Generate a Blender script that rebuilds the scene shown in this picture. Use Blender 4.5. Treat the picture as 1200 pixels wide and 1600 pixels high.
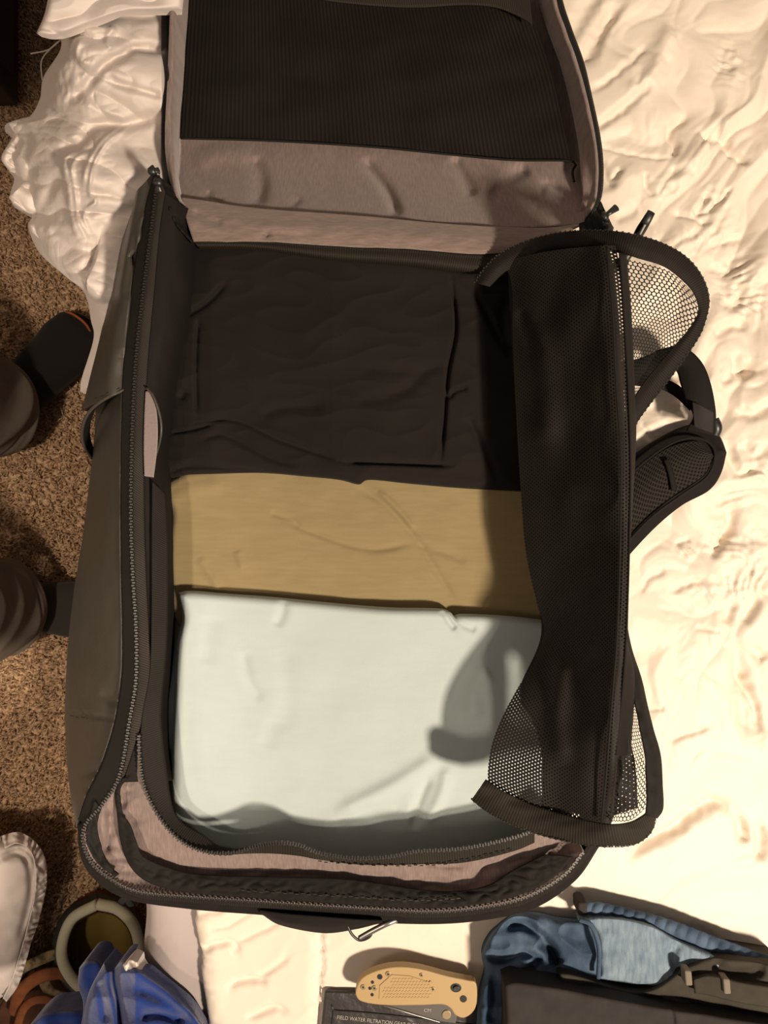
import bpy, math, random
import numpy as np
from mathutils import Vector
random.seed(4)
for o in list(bpy.data.objects): bpy.data.objects.remove(o)
S = bpy.context.scene; COL = S.collection

# ---------------------------------------------------------------- camera, world, lamps, exposure
H = 1.38; F = 1250.0                       # camera height over the floor, focal length in pixels of the 1200x1600 frame
cd = bpy.data.cameras.new('camera'); cam = bpy.data.objects.new('camera', cd); COL.objects.link(cam)
cam.location = (0, 0, H); cam.rotation_euler = (0, 0, 0)
cd.sensor_fit = 'VERTICAL'; cd.sensor_height = 32; cd.lens = F / 1600 * 32; cd.clip_start = .02
S.camera = cam
S.view_settings.view_transform = 'Standard'; S.view_settings.look = 'None'
S.view_settings.exposure = 0.0; S.view_settings.gamma = 1.0; S.view_settings.use_curve_mapping = False
w = bpy.data.worlds.new('world'); S.world = w; w.use_nodes = True
w.node_tree.nodes['Background'].inputs[0].default_value = (1.0, .85, .77, 1)
w.node_tree.nodes['Background'].inputs[1].default_value = .19
def lamp(name, loc, target, size, power, col):
    l = bpy.data.lights.new(name, 'AREA'); l.shape = 'DISK'; l.size = size; l.energy = power; l.color = col
    o = bpy.data.objects.new(name, l); COL.objects.link(o); o.location = loc
    o.rotation_euler = (Vector(target) - Vector(loc)).to_track_quat('-Z', 'Y').to_euler()
    return o
lamp('key_light', (.80, -.72, 2.15), (0.1, 0, .6), .16, 51, (1.0, .83, .64))
lamp('ceiling_light', (-1.25, -.55, 2.3), (-.6, 0, 0), .5, 5, (1.0, .80, .60))
sl = bpy.data.lights.new('carpet_fill_spot', 'SPOT'); sl.energy = 105; sl.color = (1.0, .82, .64); sl.spot_size = math.radians(38); sl.spot_blend = .7; sl.shadow_soft_size = .06  # unseen fill spot, added only to brighten the carpet left of the bed
so = bpy.data.objects.new('carpet_fill_spot', sl); COL.objects.link(so); so.location = (-.46, -.36, 2.35); so.rotation_euler = (Vector((-.64, -.06, 0)) - Vector(so.location)).to_track_quat('-Z', 'Y').to_euler()

# ---------------------------------------------------------------- helpers
def P(px, py, z):
    d = H - np.asarray(z, float)
    return np.stack([(np.asarray(px, float) - 600) / F * d, (800 - np.asarray(py, float)) / F * d, np.asarray(z, float) + 0 * d], -1)
def smooth(pts, n, closed=False):
    p = np.array(pts, float)
    if len(p) == 2: p = np.array([p[0], (p[0] + p[1]) / 2, p[1]])
    if closed: q = np.vstack([p[-1], p, p[0], p[1]])
    else: q = np.vstack([2 * p[0] - p[1], p, 2 * p[-1] - p[-2]])
    out = []
    for i in range(1, len(q) - 2):
        t = np.linspace(0, 1, 16, endpoint=False)[:, None]
        a, b, c, d = q[i - 1], q[i], q[i + 1], q[i + 2]
        out.append(.5 * (2 * b + (c - a) * t + (2 * a - 5 * b + 4 * c - d) * t * t + (3 * b - a - 3 * c + d) * t ** 3))
    out.append(q[-2][None]); out = np.vstack(out)
    m = np.diff(out, axis=0); m[:, 2:] *= 1500
    s = np.concatenate([[0], np.cumsum(np.maximum(np.linalg.norm(m, axis=1), 1e-9))])
    t = np.linspace(0, s[-1], n)
    return np.stack([np.interp(t, s, out[:, k]) for k in range(out.shape[1])], 1)
def ns(x, y, seed=0):
    x = np.asarray(x, float); y = np.asarray(y, float)
    xi = np.floor(x).astype(np.int64); yi = np.floor(y).astype(np.int64); xf = x - xi; yf = y - yi
    def g(i, j, fx, fy):
        h = (i * 374761393 + j * 668265263 + seed * 974634777) & 0x7fffffff
        h = ((h ^ (h >> 13)) * 1274126177) & 0x7fffffff
        a = (h ^ (h >> 16)) % 4096 / 4096 * 2 * np.pi
        return np.cos(a) * fx + np.sin(a) * fy
    u = xf * xf * xf * (xf * (xf * 6 - 15) + 10); v = yf * yf * yf * (yf * (yf * 6 - 15) + 10)
    return 1.5 * ((g(xi, yi, xf, yf) * (1 - u) + g(xi + 1, yi, xf - 1, yf) * u) * (1 - v) + (g(xi, yi + 1, xf, yf - 1) * (1 - u) + g(xi + 1, yi + 1, xf - 1, yf - 1) * u) * v)
def fbm(x, y, seed=0, o=3):
    return sum(ns(x * 2 ** k, y * 2 ** k, seed + k) / 2 ** k for k in range(o))
def ridge(x, y, seed=0, p=2.0):
    return (1 - np.minimum(np.abs(ns(x, y, seed)) * 1.6, 1)) ** p
def billow(x, y, seed=0, p=.8):
    return np.minimum(np.abs(ns(x, y, seed)) * 1.6, 1) ** p
def crease(px, py, pts, depth, width, kind='v'):
    """v: groove; f: lap fold, sunk on one side of the line; r: ridge. depth in metres, width in pixels"""
    c = smooth(pts, max(6, len(pts) * 4))
    best = np.full(px.shape, 1e9); sg = np.zeros(px.shape); tt = np.zeros(px.shape); n = len(c) - 1
    x0, x1 = c[:, 0].min() - width * 5, c[:, 0].max() + width * 5; y0, y1 = c[:, 1].min() - width * 5, c[:, 1].max() + width * 5
    m = (px > x0) & (px < x1) & (py > y0) & (py < y1)
    if not m.any(): return np.zeros(px.shape)
    X = px[m]; Y = py[m]; B = np.full(X.shape, 1e9); SG = np.zeros(X.shape); T = np.zeros(X.shape)
    for i in range(n):
        a = c[i]; d = c[i + 1] - a; L = d @ d + 1e-9
        t = np.clip(((X - a[0]) * d[0] + (Y - a[1]) * d[1]) / L, 0, 1)
        ex = X - a[0] - t * d[0]; ey = Y - a[1] - t * d[1]; dd = np.hypot(ex, ey)
        k = dd < B; B[k] = dd[k]; SG[k] = np.sign(d[0] * ey - d[1] * ex)[k]; T[k] = ((i + t) / n)[k]
    tap = np.clip(np.sin(np.pi * np.clip(T, .02, .98)) * 2.2, 0, 1)
    if kind == 'v': h = -depth * np.exp(-(B / width) ** 2)
    elif kind == 'r': h = depth * np.exp(-(B / width) ** 2)
    else: h = np.where(SG > 0, -depth * np.exp(-(B / (width * 2.2))), depth * .25 * np.exp(-(B / width))) ; h = np.where((SG > 0) & (B < 1.2), h * B / 1.2, h)
    out = np.zeros(px.shape); out[m] = h * tap
    return out
def creases(px, py, lst):
    h = np.zeros(px.shape)
    for c in lst: h = h + crease(px, py, *c)
    return h

def tag(o, label=None, cat=None, group=None, kind=None):
    if label: o['label'] = label
    if cat: o['category'] = cat
    if group: o['group'] = group
    if kind: o['kind'] = kind
    return o
def thing(name, loc, label, cat, group=None):
    o = bpy.data.objects.new(name, None); COL.objects.link(o); o.location = tuple(float(c) for c in loc); o.empty_display_size = .05
    return tag(o, label, cat, group)
def wloc(o):
    v = Vector((0, 0, 0))
    while o is not None: v = v + o.location; o = o.parent
    return v
def mesh(name, V, Fs, mat, parent=None, uv=None, sm=True, solid=0, sub=0, offset=0.0):
    V = np.asarray(V, float).reshape(-1, 3)
    org = np.array(wloc(parent)) if parent is not None else np.array([V[:, 0].mean(), V[:, 1].mean(), V[:, 2].min()])
    me = bpy.data.meshes.new(name); nv = len(V)
    if isinstance(Fs, np.ndarray):
        k = Fs.shape[1]; nf = len(Fs)
        me.vertices.add(nv); me.vertices.foreach_set('co', (V - org).astype(np.float32).ravel())
        me.loops.add(nf * k); me.loops.foreach_set('vertex_index', Fs.astype(np.int32).ravel())
        me.polygons.add(nf); me.polygons.foreach_set('loop_start', np.arange(0, nf * k, k, dtype=np.int32))
        me.update(calc_edges=True)
    else:
        me.from_pydata((V - org).tolist(), [], [tuple(int(i) for i in f) for f in Fs]); me.update()
    me.validate()
    if uv is not None:
        l = me.uv_layers.new(name='UVMap'); vi = np.empty(len(me.loops), np.int32); me.loops.foreach_get('vertex_index', vi)
        l.data.foreach_set('uv', uv.reshape(-1, 2)[vi].astype(np.float32).ravel())
    if sm: me.polygons.foreach_set('use_smooth', np.ones(len(me.polygons), bool))
    me.materials.append(mat)
    o = bpy.data.objects.new(name, me); COL.objects.link(o)
    if parent is None: o.location = org
    else: o.parent = parent
    if solid:
        s = o.modifiers.new('solid', 'SOLIDIFY'); s.thickness = solid; s.offset = offset
    if sub:
        s = o.modifiers.new('sub', 'SUBSURF'); s.levels = s.render_levels = sub
    return o
def gridf(a, b, wrap=False):
    i, j = np.meshgrid(np.arange(a - 1), np.arange(b if wrap else b - 1), indexing='ij')
    jn = (j + 1) % b
    return np.stack([(i * b + j).ravel(), (i * b + jn).ravel(), ((i + 1) * b + jn).ravel(), ((i + 1) * b + j).ravel()], 1)
def uvof(W):
    du = np.linalg.norm(np.diff(W, axis=1), axis=2).mean(0); dv = np.linalg.norm(np.diff(W, axis=0), axis=2).mean(1)
    u = np.concatenate([[0], np.cumsum(du)]); v = np.concatenate([[0], np.cumsum(dv)])
    return np.stack(np.meshgrid(u, v), -1)
def orient(W, Fs):
    a, b, c = W[Fs[:, 0]], W[Fs[:, 1]], W[Fs[:, 2]]
    return Fs[:, ::-1] if np.cross(b - a, c - a)[:, 2].mean() < 0 else Fs
def loft(name, curves, n, m, mat, parent=None, zf=None, solid=.0012, lin=False):
    """skin a list of (px, py, z) curves; n points along, m across"""
    C = np.array([smooth(c, n) for c in curves])
    if len(C) == 2 or lin:
        t = np.linspace(0, len(C) - 1, m); i = np.minimum(t.astype(int), len(C) - 2); f = (t - i)[:, None, None]
        G = C[i] * (1 - f) + C[i + 1] * f
    else:
        k = len(C); q = np.concatenate([2 * C[:1] - C[1:2], C, 2 * C[-1:] - C[-2:-1]]); t = np.linspace(0, k - 1, m)
        i = np.minimum(t.astype(int), k - 2); f = (t - i)[:, None, None]; a, b, c, d = q[i], q[i + 1], q[i + 2], q[i + 3]
        G = .5 * (2 * b + (c - a) * f + (2 * a - 5 * b + 4 * c - d) * f * f + (3 * b - a - 3 * c + d) * f ** 3)
    px, py, z = G[..., 0], G[..., 1], G[..., 2].copy()
    if zf is not None:
        v, u = np.meshgrid(np.linspace(0, 1, m), np.linspace(0, 1, n), indexing='ij'); z = z + zf(px, py, u, v)
    W = P(px, py, z); Fs = orient(W.reshape(-1, 3), gridf(m, n))
    return mesh(name, W, Fs, mat, parent, uvof(W), solid=solid)
def coons(top, right, bottom, left, nu, nv):
    t = smooth(top, nu); b = smooth(bottom, nu); l = smooth(left, nv); r = smooth(right, nv)
    l = l + np.linspace(0, 1, nv)[:, None] * (b[0] - l[-1]) + np.linspace(1, 0, nv)[:, None] * (t[0] - l[0])
    r = r + np.linspace(0, 1, nv)[:, None] * (b[-1] - r[-1]) + np.linspace(1, 0, nv)[:, None] * (t[-1] - r[0])
    u = np.linspace(0, 1, nu)[None, :, None]; v = np.linspace(0, 1, nv)[:, None, None]
    return (1 - v) * t[None] + v * b[None] + (1 - u) * l[:, None] + u * r[:, None] - ((1 - u) * (1 - v) * t[0] + u * (1 - v) * t[-1] + (1 - u) * v * b[0] + u * v * b[-1])
def cloth(name, top, right, bottom, left, z, th, mat, parent=None, nu=120, nv=120, R=14, zf=None, rz=.010, solid=0, inset=.002, rest=None):
    """a folded piece of cloth: rounded outline, top at z, skirt of depth th"""
    G = coons(top, right, bottom, left, nu, nv); px, py = G[..., 0], G[..., 1]
    v, u = np.meshgrid(np.linspace(0, 1, nv), np.linspace(0, 1, nu), indexing='ij')
    Wd = np.hypot(px[:, -1] - px[:, 0], py[:, -1] - py[:, 0])[:, None]; Hd = np.hypot(px[-1] - px[0], py[-1] - py[0])[None, :]
    d = np.minimum(np.minimum(u, 1 - u) * Wd, np.minimum(v, 1 - v) * Hd)
    e = 1 - np.clip(d / R, 0, 1); zz = z(px, py) if callable(z) else np.full(px.shape, float(z))
    zz = zz - rz * (1 - np.sqrt(np.clip(1 - e * e, 0, 1)))
    if zf is not None: zz = zz + zf(px, py, u, v) * (1 - .7 * e ** 3)
    W = P(px, py, zz)
    if th:
        W = np.pad(W, ((1, 1), (1, 1), (0, 0)), 'edge'); c = W.reshape(-1, 3).mean(0)
        b = np.zeros(W.shape[:2], bool); b[0] = b[-1] = True; b[:, 0] = b[:, -1] = True
        dv = c - W[b]; dv[:, 2] = 0; dv /= np.linalg.norm(dv, axis=1, keepdims=True) + 1e-9
        W[b] += dv * inset; W[b, 2] -= th
        if rest: W[b, 2] = np.where(W[b, 0] > -.25, np.maximum(W[b, 2], rest), W[b, 2])
    Fs = orient(W.reshape(-1, 3), gridf(*W.shape[:2]))
    return mesh(name, W, Fs, mat, parent, uvof(W), solid=solid)
def tube(name, pts, r, mat, parent=None, n=8, m=60, world=False, flat=1.0, closed=False, build=True):
    c = smooth(pts, m, closed); W = c if world else P(c[:, 0], c[:, 1], c[:, 2])
    rr = np.interp(np.linspace(0, 1, m), np.linspace(0, 1, len(r)), r) if hasattr(r, '__len__') else np.full(m, r)
    T = np.gradient(W, axis=0); T /= np.linalg.norm(T, axis=1, keepdims=True) + 1e-12
    A = np.cross(T, [0, 0, 1.0]); bad = np.linalg.norm(A, axis=1) < 1e-3; A[bad] = np.cross(T[bad], [0, 1.0, 0]); A /= np.linalg.norm(A, axis=1, keepdims=True); B = np.cross(A, T)
    an = np.linspace(0, 2 * np.pi, n, endpoint=False)
    V = W[:, None] + rr[:, None, None] * (np.cos(an)[None, :, None] * A[:, None] + flat * np.sin(an)[None, :, None] * B[:, None])
    Fs = gridf(m, n, True).tolist(); Fs += [list(range(n))[::-1], [(m - 1) * n + k for k in range(n)]]
    if not build: return V.reshape(-1, 3), Fs
    return mesh(name, V, Fs, mat, parent)
class MB:
    def __init__(s): s.v = []; s.f = []; s.n = 0
    def add(s, V, Fs):
        V = np.asarray(V).reshape(-1, 3); s.v.append(V); s.f += [[i + s.n for i in f] for f in Fs]; s.n += len(V)
    def box(s, c, ax, ay, az):
        c = np.array(c); s.add([c + i * ax + j * ay + k * az for i in (-1, 1) for j in (-1, 1) for k in (-1, 1)], [(0, 1, 3, 2), (4, 6, 7, 5), (0, 4, 5, 1), (2, 3, 7, 6), (0, 2, 6, 4), (1, 5, 7, 3)])
    def build(s, name, mat, parent=None, sm=False, **k): return mesh(name, np.vstack(s.v), s.f, mat, parent, sm=sm, **k)
def box(name, c, size, mat, parent=None, bev=.004, rot=0):
    b = MB(); a = math.radians(rot); sx, sy, sz = [q / 2 for q in size]
    b.box(c, np.array([math.cos(a), math.sin(a), 0]) * sx, np.array([-math.sin(a), math.cos(a), 0]) * sy, np.array([0, 0, sz]))
    o = b.build(name, mat, parent)
    if bev:
        m = o.modifiers.new('bevel', 'BEVEL'); m.width = bev; m.segments = 3
    return o
def outline(name, pts, z0, z1, mat, parent=None, bev=.001, n=90, smooth_it=True):
    """solid from a closed pixel outline"""
    c = smooth(pts, n, True)[:-1] if smooth_it else np.array(pts, float); W = P(c[:, 0], c[:, 1], np.full(len(c), z1)); k = len(c)
    B = W.copy(); B[:, 2] = z0
    a = np.sum(W[:, 0] * np.roll(W[:, 1], -1) - np.roll(W[:, 0], -1) * W[:, 1])
    Fs = [list(range(k)), [k + i for i in range(k)][::-1]] + [[i, k + i, k + (i + 1) % k, (i + 1) % k] for i in range(k)]
    if a < 0: Fs = [f[::-1] for f in Fs]
    o = mesh(name, np.vstack([W, B]), Fs, mat, parent, sm=False)
    if bev:
        m = o.modifiers.new('bevel', 'BEVEL'); m.width = bev; m.segments = 3; m.limit_method = 'ANGLE'
    return o
def teeth(name, path, mat, parent, pitch=.0021, w=.0013, h=.0008, lift=.001, kind='stuff'):
    c = smooth(path, 1500); W = P(c[:, 0], c[:, 1], c[:, 2] + lift); s = np.concatenate([[0], np.cumsum(np.linalg.norm(np.diff(W, axis=0), axis=1))])
    t = np.arange(0, s[-1], pitch); Q = np.stack([np.interp(t, s, W[:, k]) for k in range(3)], 1)
    T = np.gradient(Q, axis=0); T /= np.linalg.norm(T, axis=1, keepdims=True) + 1e-12; b = MB()
    for i, (q, d) in enumerate(zip(Q, T)):
        nrm = np.cross(d, [0, 0, 1.0]); nrm /= np.linalg.norm(nrm) + 1e-9
        b.box(q + nrm * .0003 * (1 if i % 2 else -1), d * pitch * .30, nrm * w, np.array([0, 0, h]))
    o = b.build(name, mat, parent); o['kind'] = kind
    return o

# ---------------------------------------------------------------- materials
def mat(name, col, rough=.85, col2=None, vs=60, vamt=1.0, stretch=(1, 1, 1), bump=0, bs=900, bstretch=(1, 1, 1), bump2=0, bs2=60, spec=.3, sheen=0, metal=0, coat=0):
    m = bpy.data.materials.new(name); m.use_nodes = True; nt = m.node_tree; N = nt.nodes; L = nt.links; b = N['Principled BSDF']
    b.inputs['Base Color'].default_value = (*col, 1); b.inputs['Roughness'].default_value = rough; b.inputs['Specular IOR Level'].default_value = spec; b.inputs['Metallic'].default_value = metal
    if sheen: b.inputs['Sheen Weight'].default_value = sheen; b.inputs['Sheen Roughness'].default_value = .5
    tc = N.new('ShaderNodeTexCoord')
    def noise(scale, st, detail=3):
        mp = N.new('ShaderNodeMapping'); mp.inputs['Scale'].default_value = st; n = N.new('ShaderNodeTexNoise'); n.inputs['Scale'].default_value = scale; n.inputs['Detail'].default_value = detail
        L.new(tc.outputs['Object'], mp.inputs[0]); L.new(mp.outputs[0], n.inputs['Vector']); return n
    if col2:
        n = noise(vs, stretch); r = N.new('ShaderNodeMapRange'); r.inputs[1].default_value = .35; r.inputs[2].default_value = .65
        mx = N.new('ShaderNodeMix'); mx.data_type = 'RGBA'; mx.inputs[6].default_value = (*col, 1); mx.inputs[7].default_value = (*col2, 1)
        L.new(n.outputs[0], r.inputs[0]); L.new(r.outputs[0], mx.inputs[0]); L.new(mx.outputs[2], b.inputs['Base Color'])
    last = None
    for amt, sc, st, dist in ((bump, bs, bstretch, .0006), (bump2, bs2, (1, 1, 1), .006)):
        if amt:
            n = noise(sc, st); bp = N.new('ShaderNodeBump'); bp.inputs['Strength'].default_value = amt; bp.inputs['Distance'].default_value = dist
            L.new(n.outputs[0], bp.inputs['Height'])
            if last: L.new(last.outputs[0], bp.inputs['Normal'])
            last = bp
    if last: L.new(last.outputs[0], b.inputs['Normal'])
    return m
def mathn(nt, op, a, b=None):
    n = nt.nodes.new('ShaderNodeMath'); n.operation = op
    for i, q in enumerate((a, b)):
        if q is None: continue
        if isinstance(q, (int, float)): n.inputs[i].default_value = q
        else: nt.links.new(q, n.inputs[i])
    return n.outputs[0]
def hexdist(nt, sx, sy):
    """distance to the nearest centre of a staggered lattice laid in the cloth's own UV metres"""
    tc = nt.nodes.new('ShaderNodeTexCoord'); sp = nt.nodes.new('ShaderNodeSeparateXYZ'); nt.links.new(tc.outputs['UV'], sp.inputs[0])
    u = mathn(nt, 'DIVIDE', sp.outputs[0], sx); v = mathn(nt, 'DIVIDE', sp.outputs[1], sy); ds = []
    for off in (0, .5):
        a = mathn(nt, 'SUBTRACT', mathn(nt, 'FRACT', mathn(nt, 'ADD', u, off)), .5); c = mathn(nt, 'SUBTRACT', mathn(nt, 'FRACT', mathn(nt, 'ADD', v, off)), .5)
        a = mathn(nt, 'MULTIPLY', a, sx); c = mathn(nt, 'MULTIPLY', c, sy)
        ds.append(mathn(nt, 'SQRT', mathn(nt, 'ADD', mathn(nt, 'MULTIPLY', a, a), mathn(nt, 'MULTIPLY', c, c))))
    return mathn(nt, 'MINIMUM', *ds)
def netting(name, sx, sy, r, col=(.008, .007, .0062)):
    m = mat(name, col, .7, spec=.2); nt = m.node_tree; b = nt.nodes['Principled BSDF']; out = nt.nodes['Material Output']
    hole = mathn(nt, 'LESS_THAN', hexdist(nt, sx, sy), r); tr = nt.nodes.new('ShaderNodeBsdfTransparent'); mx = nt.nodes.new('ShaderNodeMixShader')
    nt.links.new(hole, mx.inputs[0]); nt.links.new(b.outputs[0], mx.inputs[1]); nt.links.new(tr.outputs[0], mx.inputs[2]); nt.links.new(mx.outputs[0], out.inputs[0])
    return m
def dotted(name, col, hole_col, sx, sy, r):
    m = mat(name, col, .9, spec=.2); nt = m.node_tree; b = nt.nodes['Principled BSDF']; mx = nt.nodes.new('ShaderNodeMix'); mx.data_type = 'RGBA'
    d = hexdist(nt, sx, sy); mr = nt.nodes.new('ShaderNodeMapRange'); mr.inputs[1].default_value = r * .8; mr.inputs[2].default_value = r * 1.2; nt.links.new(d, mr.inputs[0])
    mx.inputs[6].default_value = (*hole_col, 1); mx.inputs[7].default_value = (*col, 1); nt.links.new(mr.outputs[0], mx.inputs[0]); nt.links.new(mx.outputs[2], b.inputs['Base Color'])
    bp = nt.nodes.new('ShaderNodeBump'); bp.inputs['Distance'].default_value = .001; bp.inputs['Strength'].default_value = .8; nt.links.new(mr.outputs[0], bp.inputs['Height']); nt.links.new(bp.outputs[0], b.inputs['Normal'])
    return m
def ribbed(name, col, col2, pitch, axis=0, amt=.7, spec=.25, rough=.75):
    m = mat(name, col, rough, spec=spec); nt = m.node_tree; b = nt.nodes['Principled BSDF']
    tc = nt.nodes.new('ShaderNodeTexCoord'); sp = nt.nodes.new('ShaderNodeSeparateXYZ'); nt.links.new(tc.outputs['UV'], sp.inputs[0])
    s = mathn(nt, 'SINE', mathn(nt, 'MULTIPLY', sp.outputs[axis], 2 * math.pi / pitch)); s = mathn(nt, 'ADD', mathn(nt, 'MULTIPLY', s, .5), .5)
    n = nt.nodes.new('ShaderNodeTexNoise'); n.inputs['Scale'].default_value = 25; nt.links.new(tc.outputs['Object'], n.inputs['Vector'])
    k = mathn(nt, 'MULTIPLY', s, n.outputs[0])
    mx = nt.nodes.new('ShaderNodeMix'); mx.data_type = 'RGBA'; mx.inputs[6].default_value = (*col, 1); mx.inputs[7].default_value = (*col2, 1); nt.links.new(k, mx.inputs[0]); nt.links.new(mx.outputs[2], b.inputs['Base Color'])
    bp = nt.nodes.new('ShaderNodeBump'); bp.inputs['Distance'].default_value = .0006; bp.inputs['Strength'].default_value = amt; nt.links.new(s, bp.inputs['Height']); nt.links.new(bp.outputs[0], b.inputs['Normal'])
    return m
M = {
 'satin': mat('cream satin cotton', (.76, .67, .57), .5, spec=.35, bump2=.15, bs2=45, sheen=.2),
 'white': mat('white cotton', (.62, .55, .51), .8, spec=.15, bump2=.35, bs2=30, bump=.15, bs=500, sheen=.2),
 'sheet': mat('lilac white sheet', (.41, .355, .35), .85, spec=.2, bump2=.25, bs2=22, bump=.1),
 'carpet': mat('speckled tan carpet', (.56, .385, .235), .95, (.14, .078, .045), vs=230, spec=.1),
 'heather': mat('heather grey polyester', (.165, .122, .112), .85, (.215, .163, .150), vs=800, stretch=(1, .16, .01), spec=.15, bump=.12, bs=900, sheen=.25),
 'heather_h': mat('heather grey polyester crosswise', (.165, .122, .106), .85, (.205, .155, .136), vs=800, stretch=(.16, 1, .01), spec=.15, bump=.12, bs=900, sheen=.25),
 'leather': mat('matt black coated canvas', (.038, .034, .028), .42, (.047, .042, .034), vs=8, spec=.36, bump=.25, bs=1400, bump2=.3, bs2=18),
 'black': mat('black polyester', (.0098, .0078, .0072), .8, spec=.16, bump=.4, bs=1200),
 'black_soft': mat('black jersey', (.0100, .0078, .0070), .9, (.0125, .0098, .0088), vs=15, spec=.12, bump=.2, bs=1500, bump2=.2, bs2=26, sheen=.04),
 'edge': mat('dark edge binding', (.0085, .0075, .0065), .75, spec=.18, bump=.4, bs=1500),
 'coil': mat('black nylon coil', (.020, .018, .016), .4, spec=.45),
 'plastic': mat('black moulded plastic', (.012, .012, .012), .4, spec=.5),
 'steel': mat('brushed steel', (.62, .60, .57), .28, metal=1),
 'khaki': mat('khaki jersey', (.225, .174, .088), .92, (.242, .188, .097), vs=300, stretch=(.15, 1, 1), spec=.12, bump=.2, bs=700, bump2=.12, bs2=30, sheen=.2),
 'aqua': mat('pale aqua jersey', (.41, .475, .475), .92, (.42, .485, .485), vs=180, stretch=(.3, 1, 1), spec=.15, bump=.2, bs=800, bump2=.14, bs2=22, sheen=.2),
 'blue': mat('royal blue fleece', (.012, .030, .15), .95, (.014, .036, .18), vs=60, spec=.12, bump=.5, bs=600, bump2=.4, bs2=30, sheen=.3),
 'denim': mat('washed denim', (.035, .058, .10), .9, (.085, .125, .185), vs=45, stretch=(1, .5, 1), spec=.15, bump=.6, bs=900, bump2=.3, bs2=40),
 'denim_l': mat('faded denim', (.20, .26, .315), .9, (.13, .18, .24), vs=200, stretch=(1.5, .3, 1), spec=.15, bump=.6, bs=900),
 'trouser': mat('charcoal cotton twill', (.030, .026, .025), .9, (.038, .033, .031), vs=50, spec=.15, bump=.4, bs=1200, bump2=.25, bs2=25),
 'trouser2': mat('dark olive grey cotton', (.048, .042, .034), .9, (.036, .031, .026), vs=50, spec=.15, bump=.4, bs=1200, bump2=.25, bs2=25),
 'pants': mat('olive grey trouser cloth', (.135, .112, .092), .88, (.16, .132, .108), vs=14, spec=.2, bump=.3, bs=900, bump2=.4, bs2=18),
 'sock': mat('near black knitted sock', (.014, .012, .011), .95, spec=.15, bump=.7, bs=500, sheen=.06),
 'sock2': mat('charcoal knitted sock', (.034, .031, .027), .95, spec=.15, bump=.7, bs=500, sheen=.1),
 'orange': mat('orange toe seam', (.28, .075, .02), .9),
 'skin': mat('skin', (.55, .33, .24), .6),
 'tan': mat('tan nylon', (.40, .275, .13), .5, spec=.4, bump=.1, bs=1500),
 'pouch': mat('black glossy film', (.035, .031, .030), .38, spec=.5, bump2=.5, bs2=50),
 'print': mat('grey print', (.35, .33, .31), .7),
 'wood': mat('dark brown wood', (.030, .019, .013), .6, (.018, .011, .009), vs=12, stretch=(1, 1, .1), spec=.3),
 'brass': mat('dark brass', (.3, .2, .08), .35, metal=1),
 'collar': mat('pale green foam collar', (.34, .33, .24), .8, spec=.2, bump=.4, bs=700),
 'suede': mat('dark brown suede', (.085, .035, .02), .85, (.05, .022, .013), vs=30, spec=.2, bump=.5, bs=700),
 'insole': mat('mustard insole', (.17, .115, .02), .85),
 'slate': mat('dark slate nylon', (.045, .05, .048), .8, spec=.3, bump=.5, bs=900),
 'strap': mat('patterned tan strap', (.30, .22, .12), .8, (.05, .035, .02), vs=70, spec=.2, bump=.3, bs=900),
 'rust': mat('rust leather', (.20, .065, .022), .7, (.13, .04, .015), vs=40, spec=.25, bump=.3, bs=500),
 'frame': mat('dark oak', (.06, .035, .02), .5),
 'lilac': mat('pinkish grey lining fleece', (.20, .16, .155), .95, spec=.1, bump=.6, bs=500, sheen=.3),
 'thread': mat('white thread', (.6, .56, .5), .9),
 'net_dense': netting('black mesh, close', .0026, .0040, .00052, (.0150, .0125, .0110)),
 'net': netting('black mesh, open', .0032, .0052, .00122),
 'netback': netting('black mesh behind', .0031, .0044, .00035),
 'pocketnet': ribbed('fine ribbed black mesh', (.0045, .004, .0038), (.020, .0125, .0095), .0032, 0, .35, spec=.12),
 'tape': ribbed('black ribbed tape', (.0095, .0082, .007), (.026, .021, .0175), .0017, 0, .3, spec=.15),
 'tape2': ribbed('brown black webbing', (.014, .012, .0105), (.060, .049, .042), .0018, 0, .4, spec=.15),
 'hem': ribbed('olive black binding', (.014, .012, .009), (.040, .033, .024), .0019, 0, .3, spec=.15),
 'pad': dotted('spacer mesh', (.024, .020, .017), (.004, .0035, .003), .0046, .0046, .00105),
}

# ---------------------------------------------------------------- the room
FX0, FX1, FY0, FY1 = -1.6, 1.8, -1.6, 1.6
xs = np.linspace(FX0, FX1, 120); ys = np.linspace(FY0, FY1, 110); X, Y = np.meshgrid(xs, ys)
fl = mesh('floor', np.stack([X, Y, fbm(X * 6, Y * 6, 3) * .002 - .006], -1), gridf(110, 120), M['carpet']); fl['kind'] = 'structure'
wm = mat('warm white wall paint', (.62, .55, .47), .9, spec=.15, bump=.2, bs=200)
for nm, c, sz in (('wall_back', (.1, 1.66, 1.25), (3.5, .1, 2.6)), ('wall_left', (-1.7, 0, 1.25), (.1, 3.3, 2.6))):
    o = box(nm, c, sz, wm, None, 0); o['kind'] = 'structure'
for nm, c, sz in (('baseboard_back', (.1, 1.60, .05), (3.3, .02, .10)), ('baseboard_left', (-1.64, 0, .05), (.02, 3.2, .10))):
    o = box(nm, c, sz, M['sheet'], None, .004); o['kind'] = 'structure'
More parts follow.
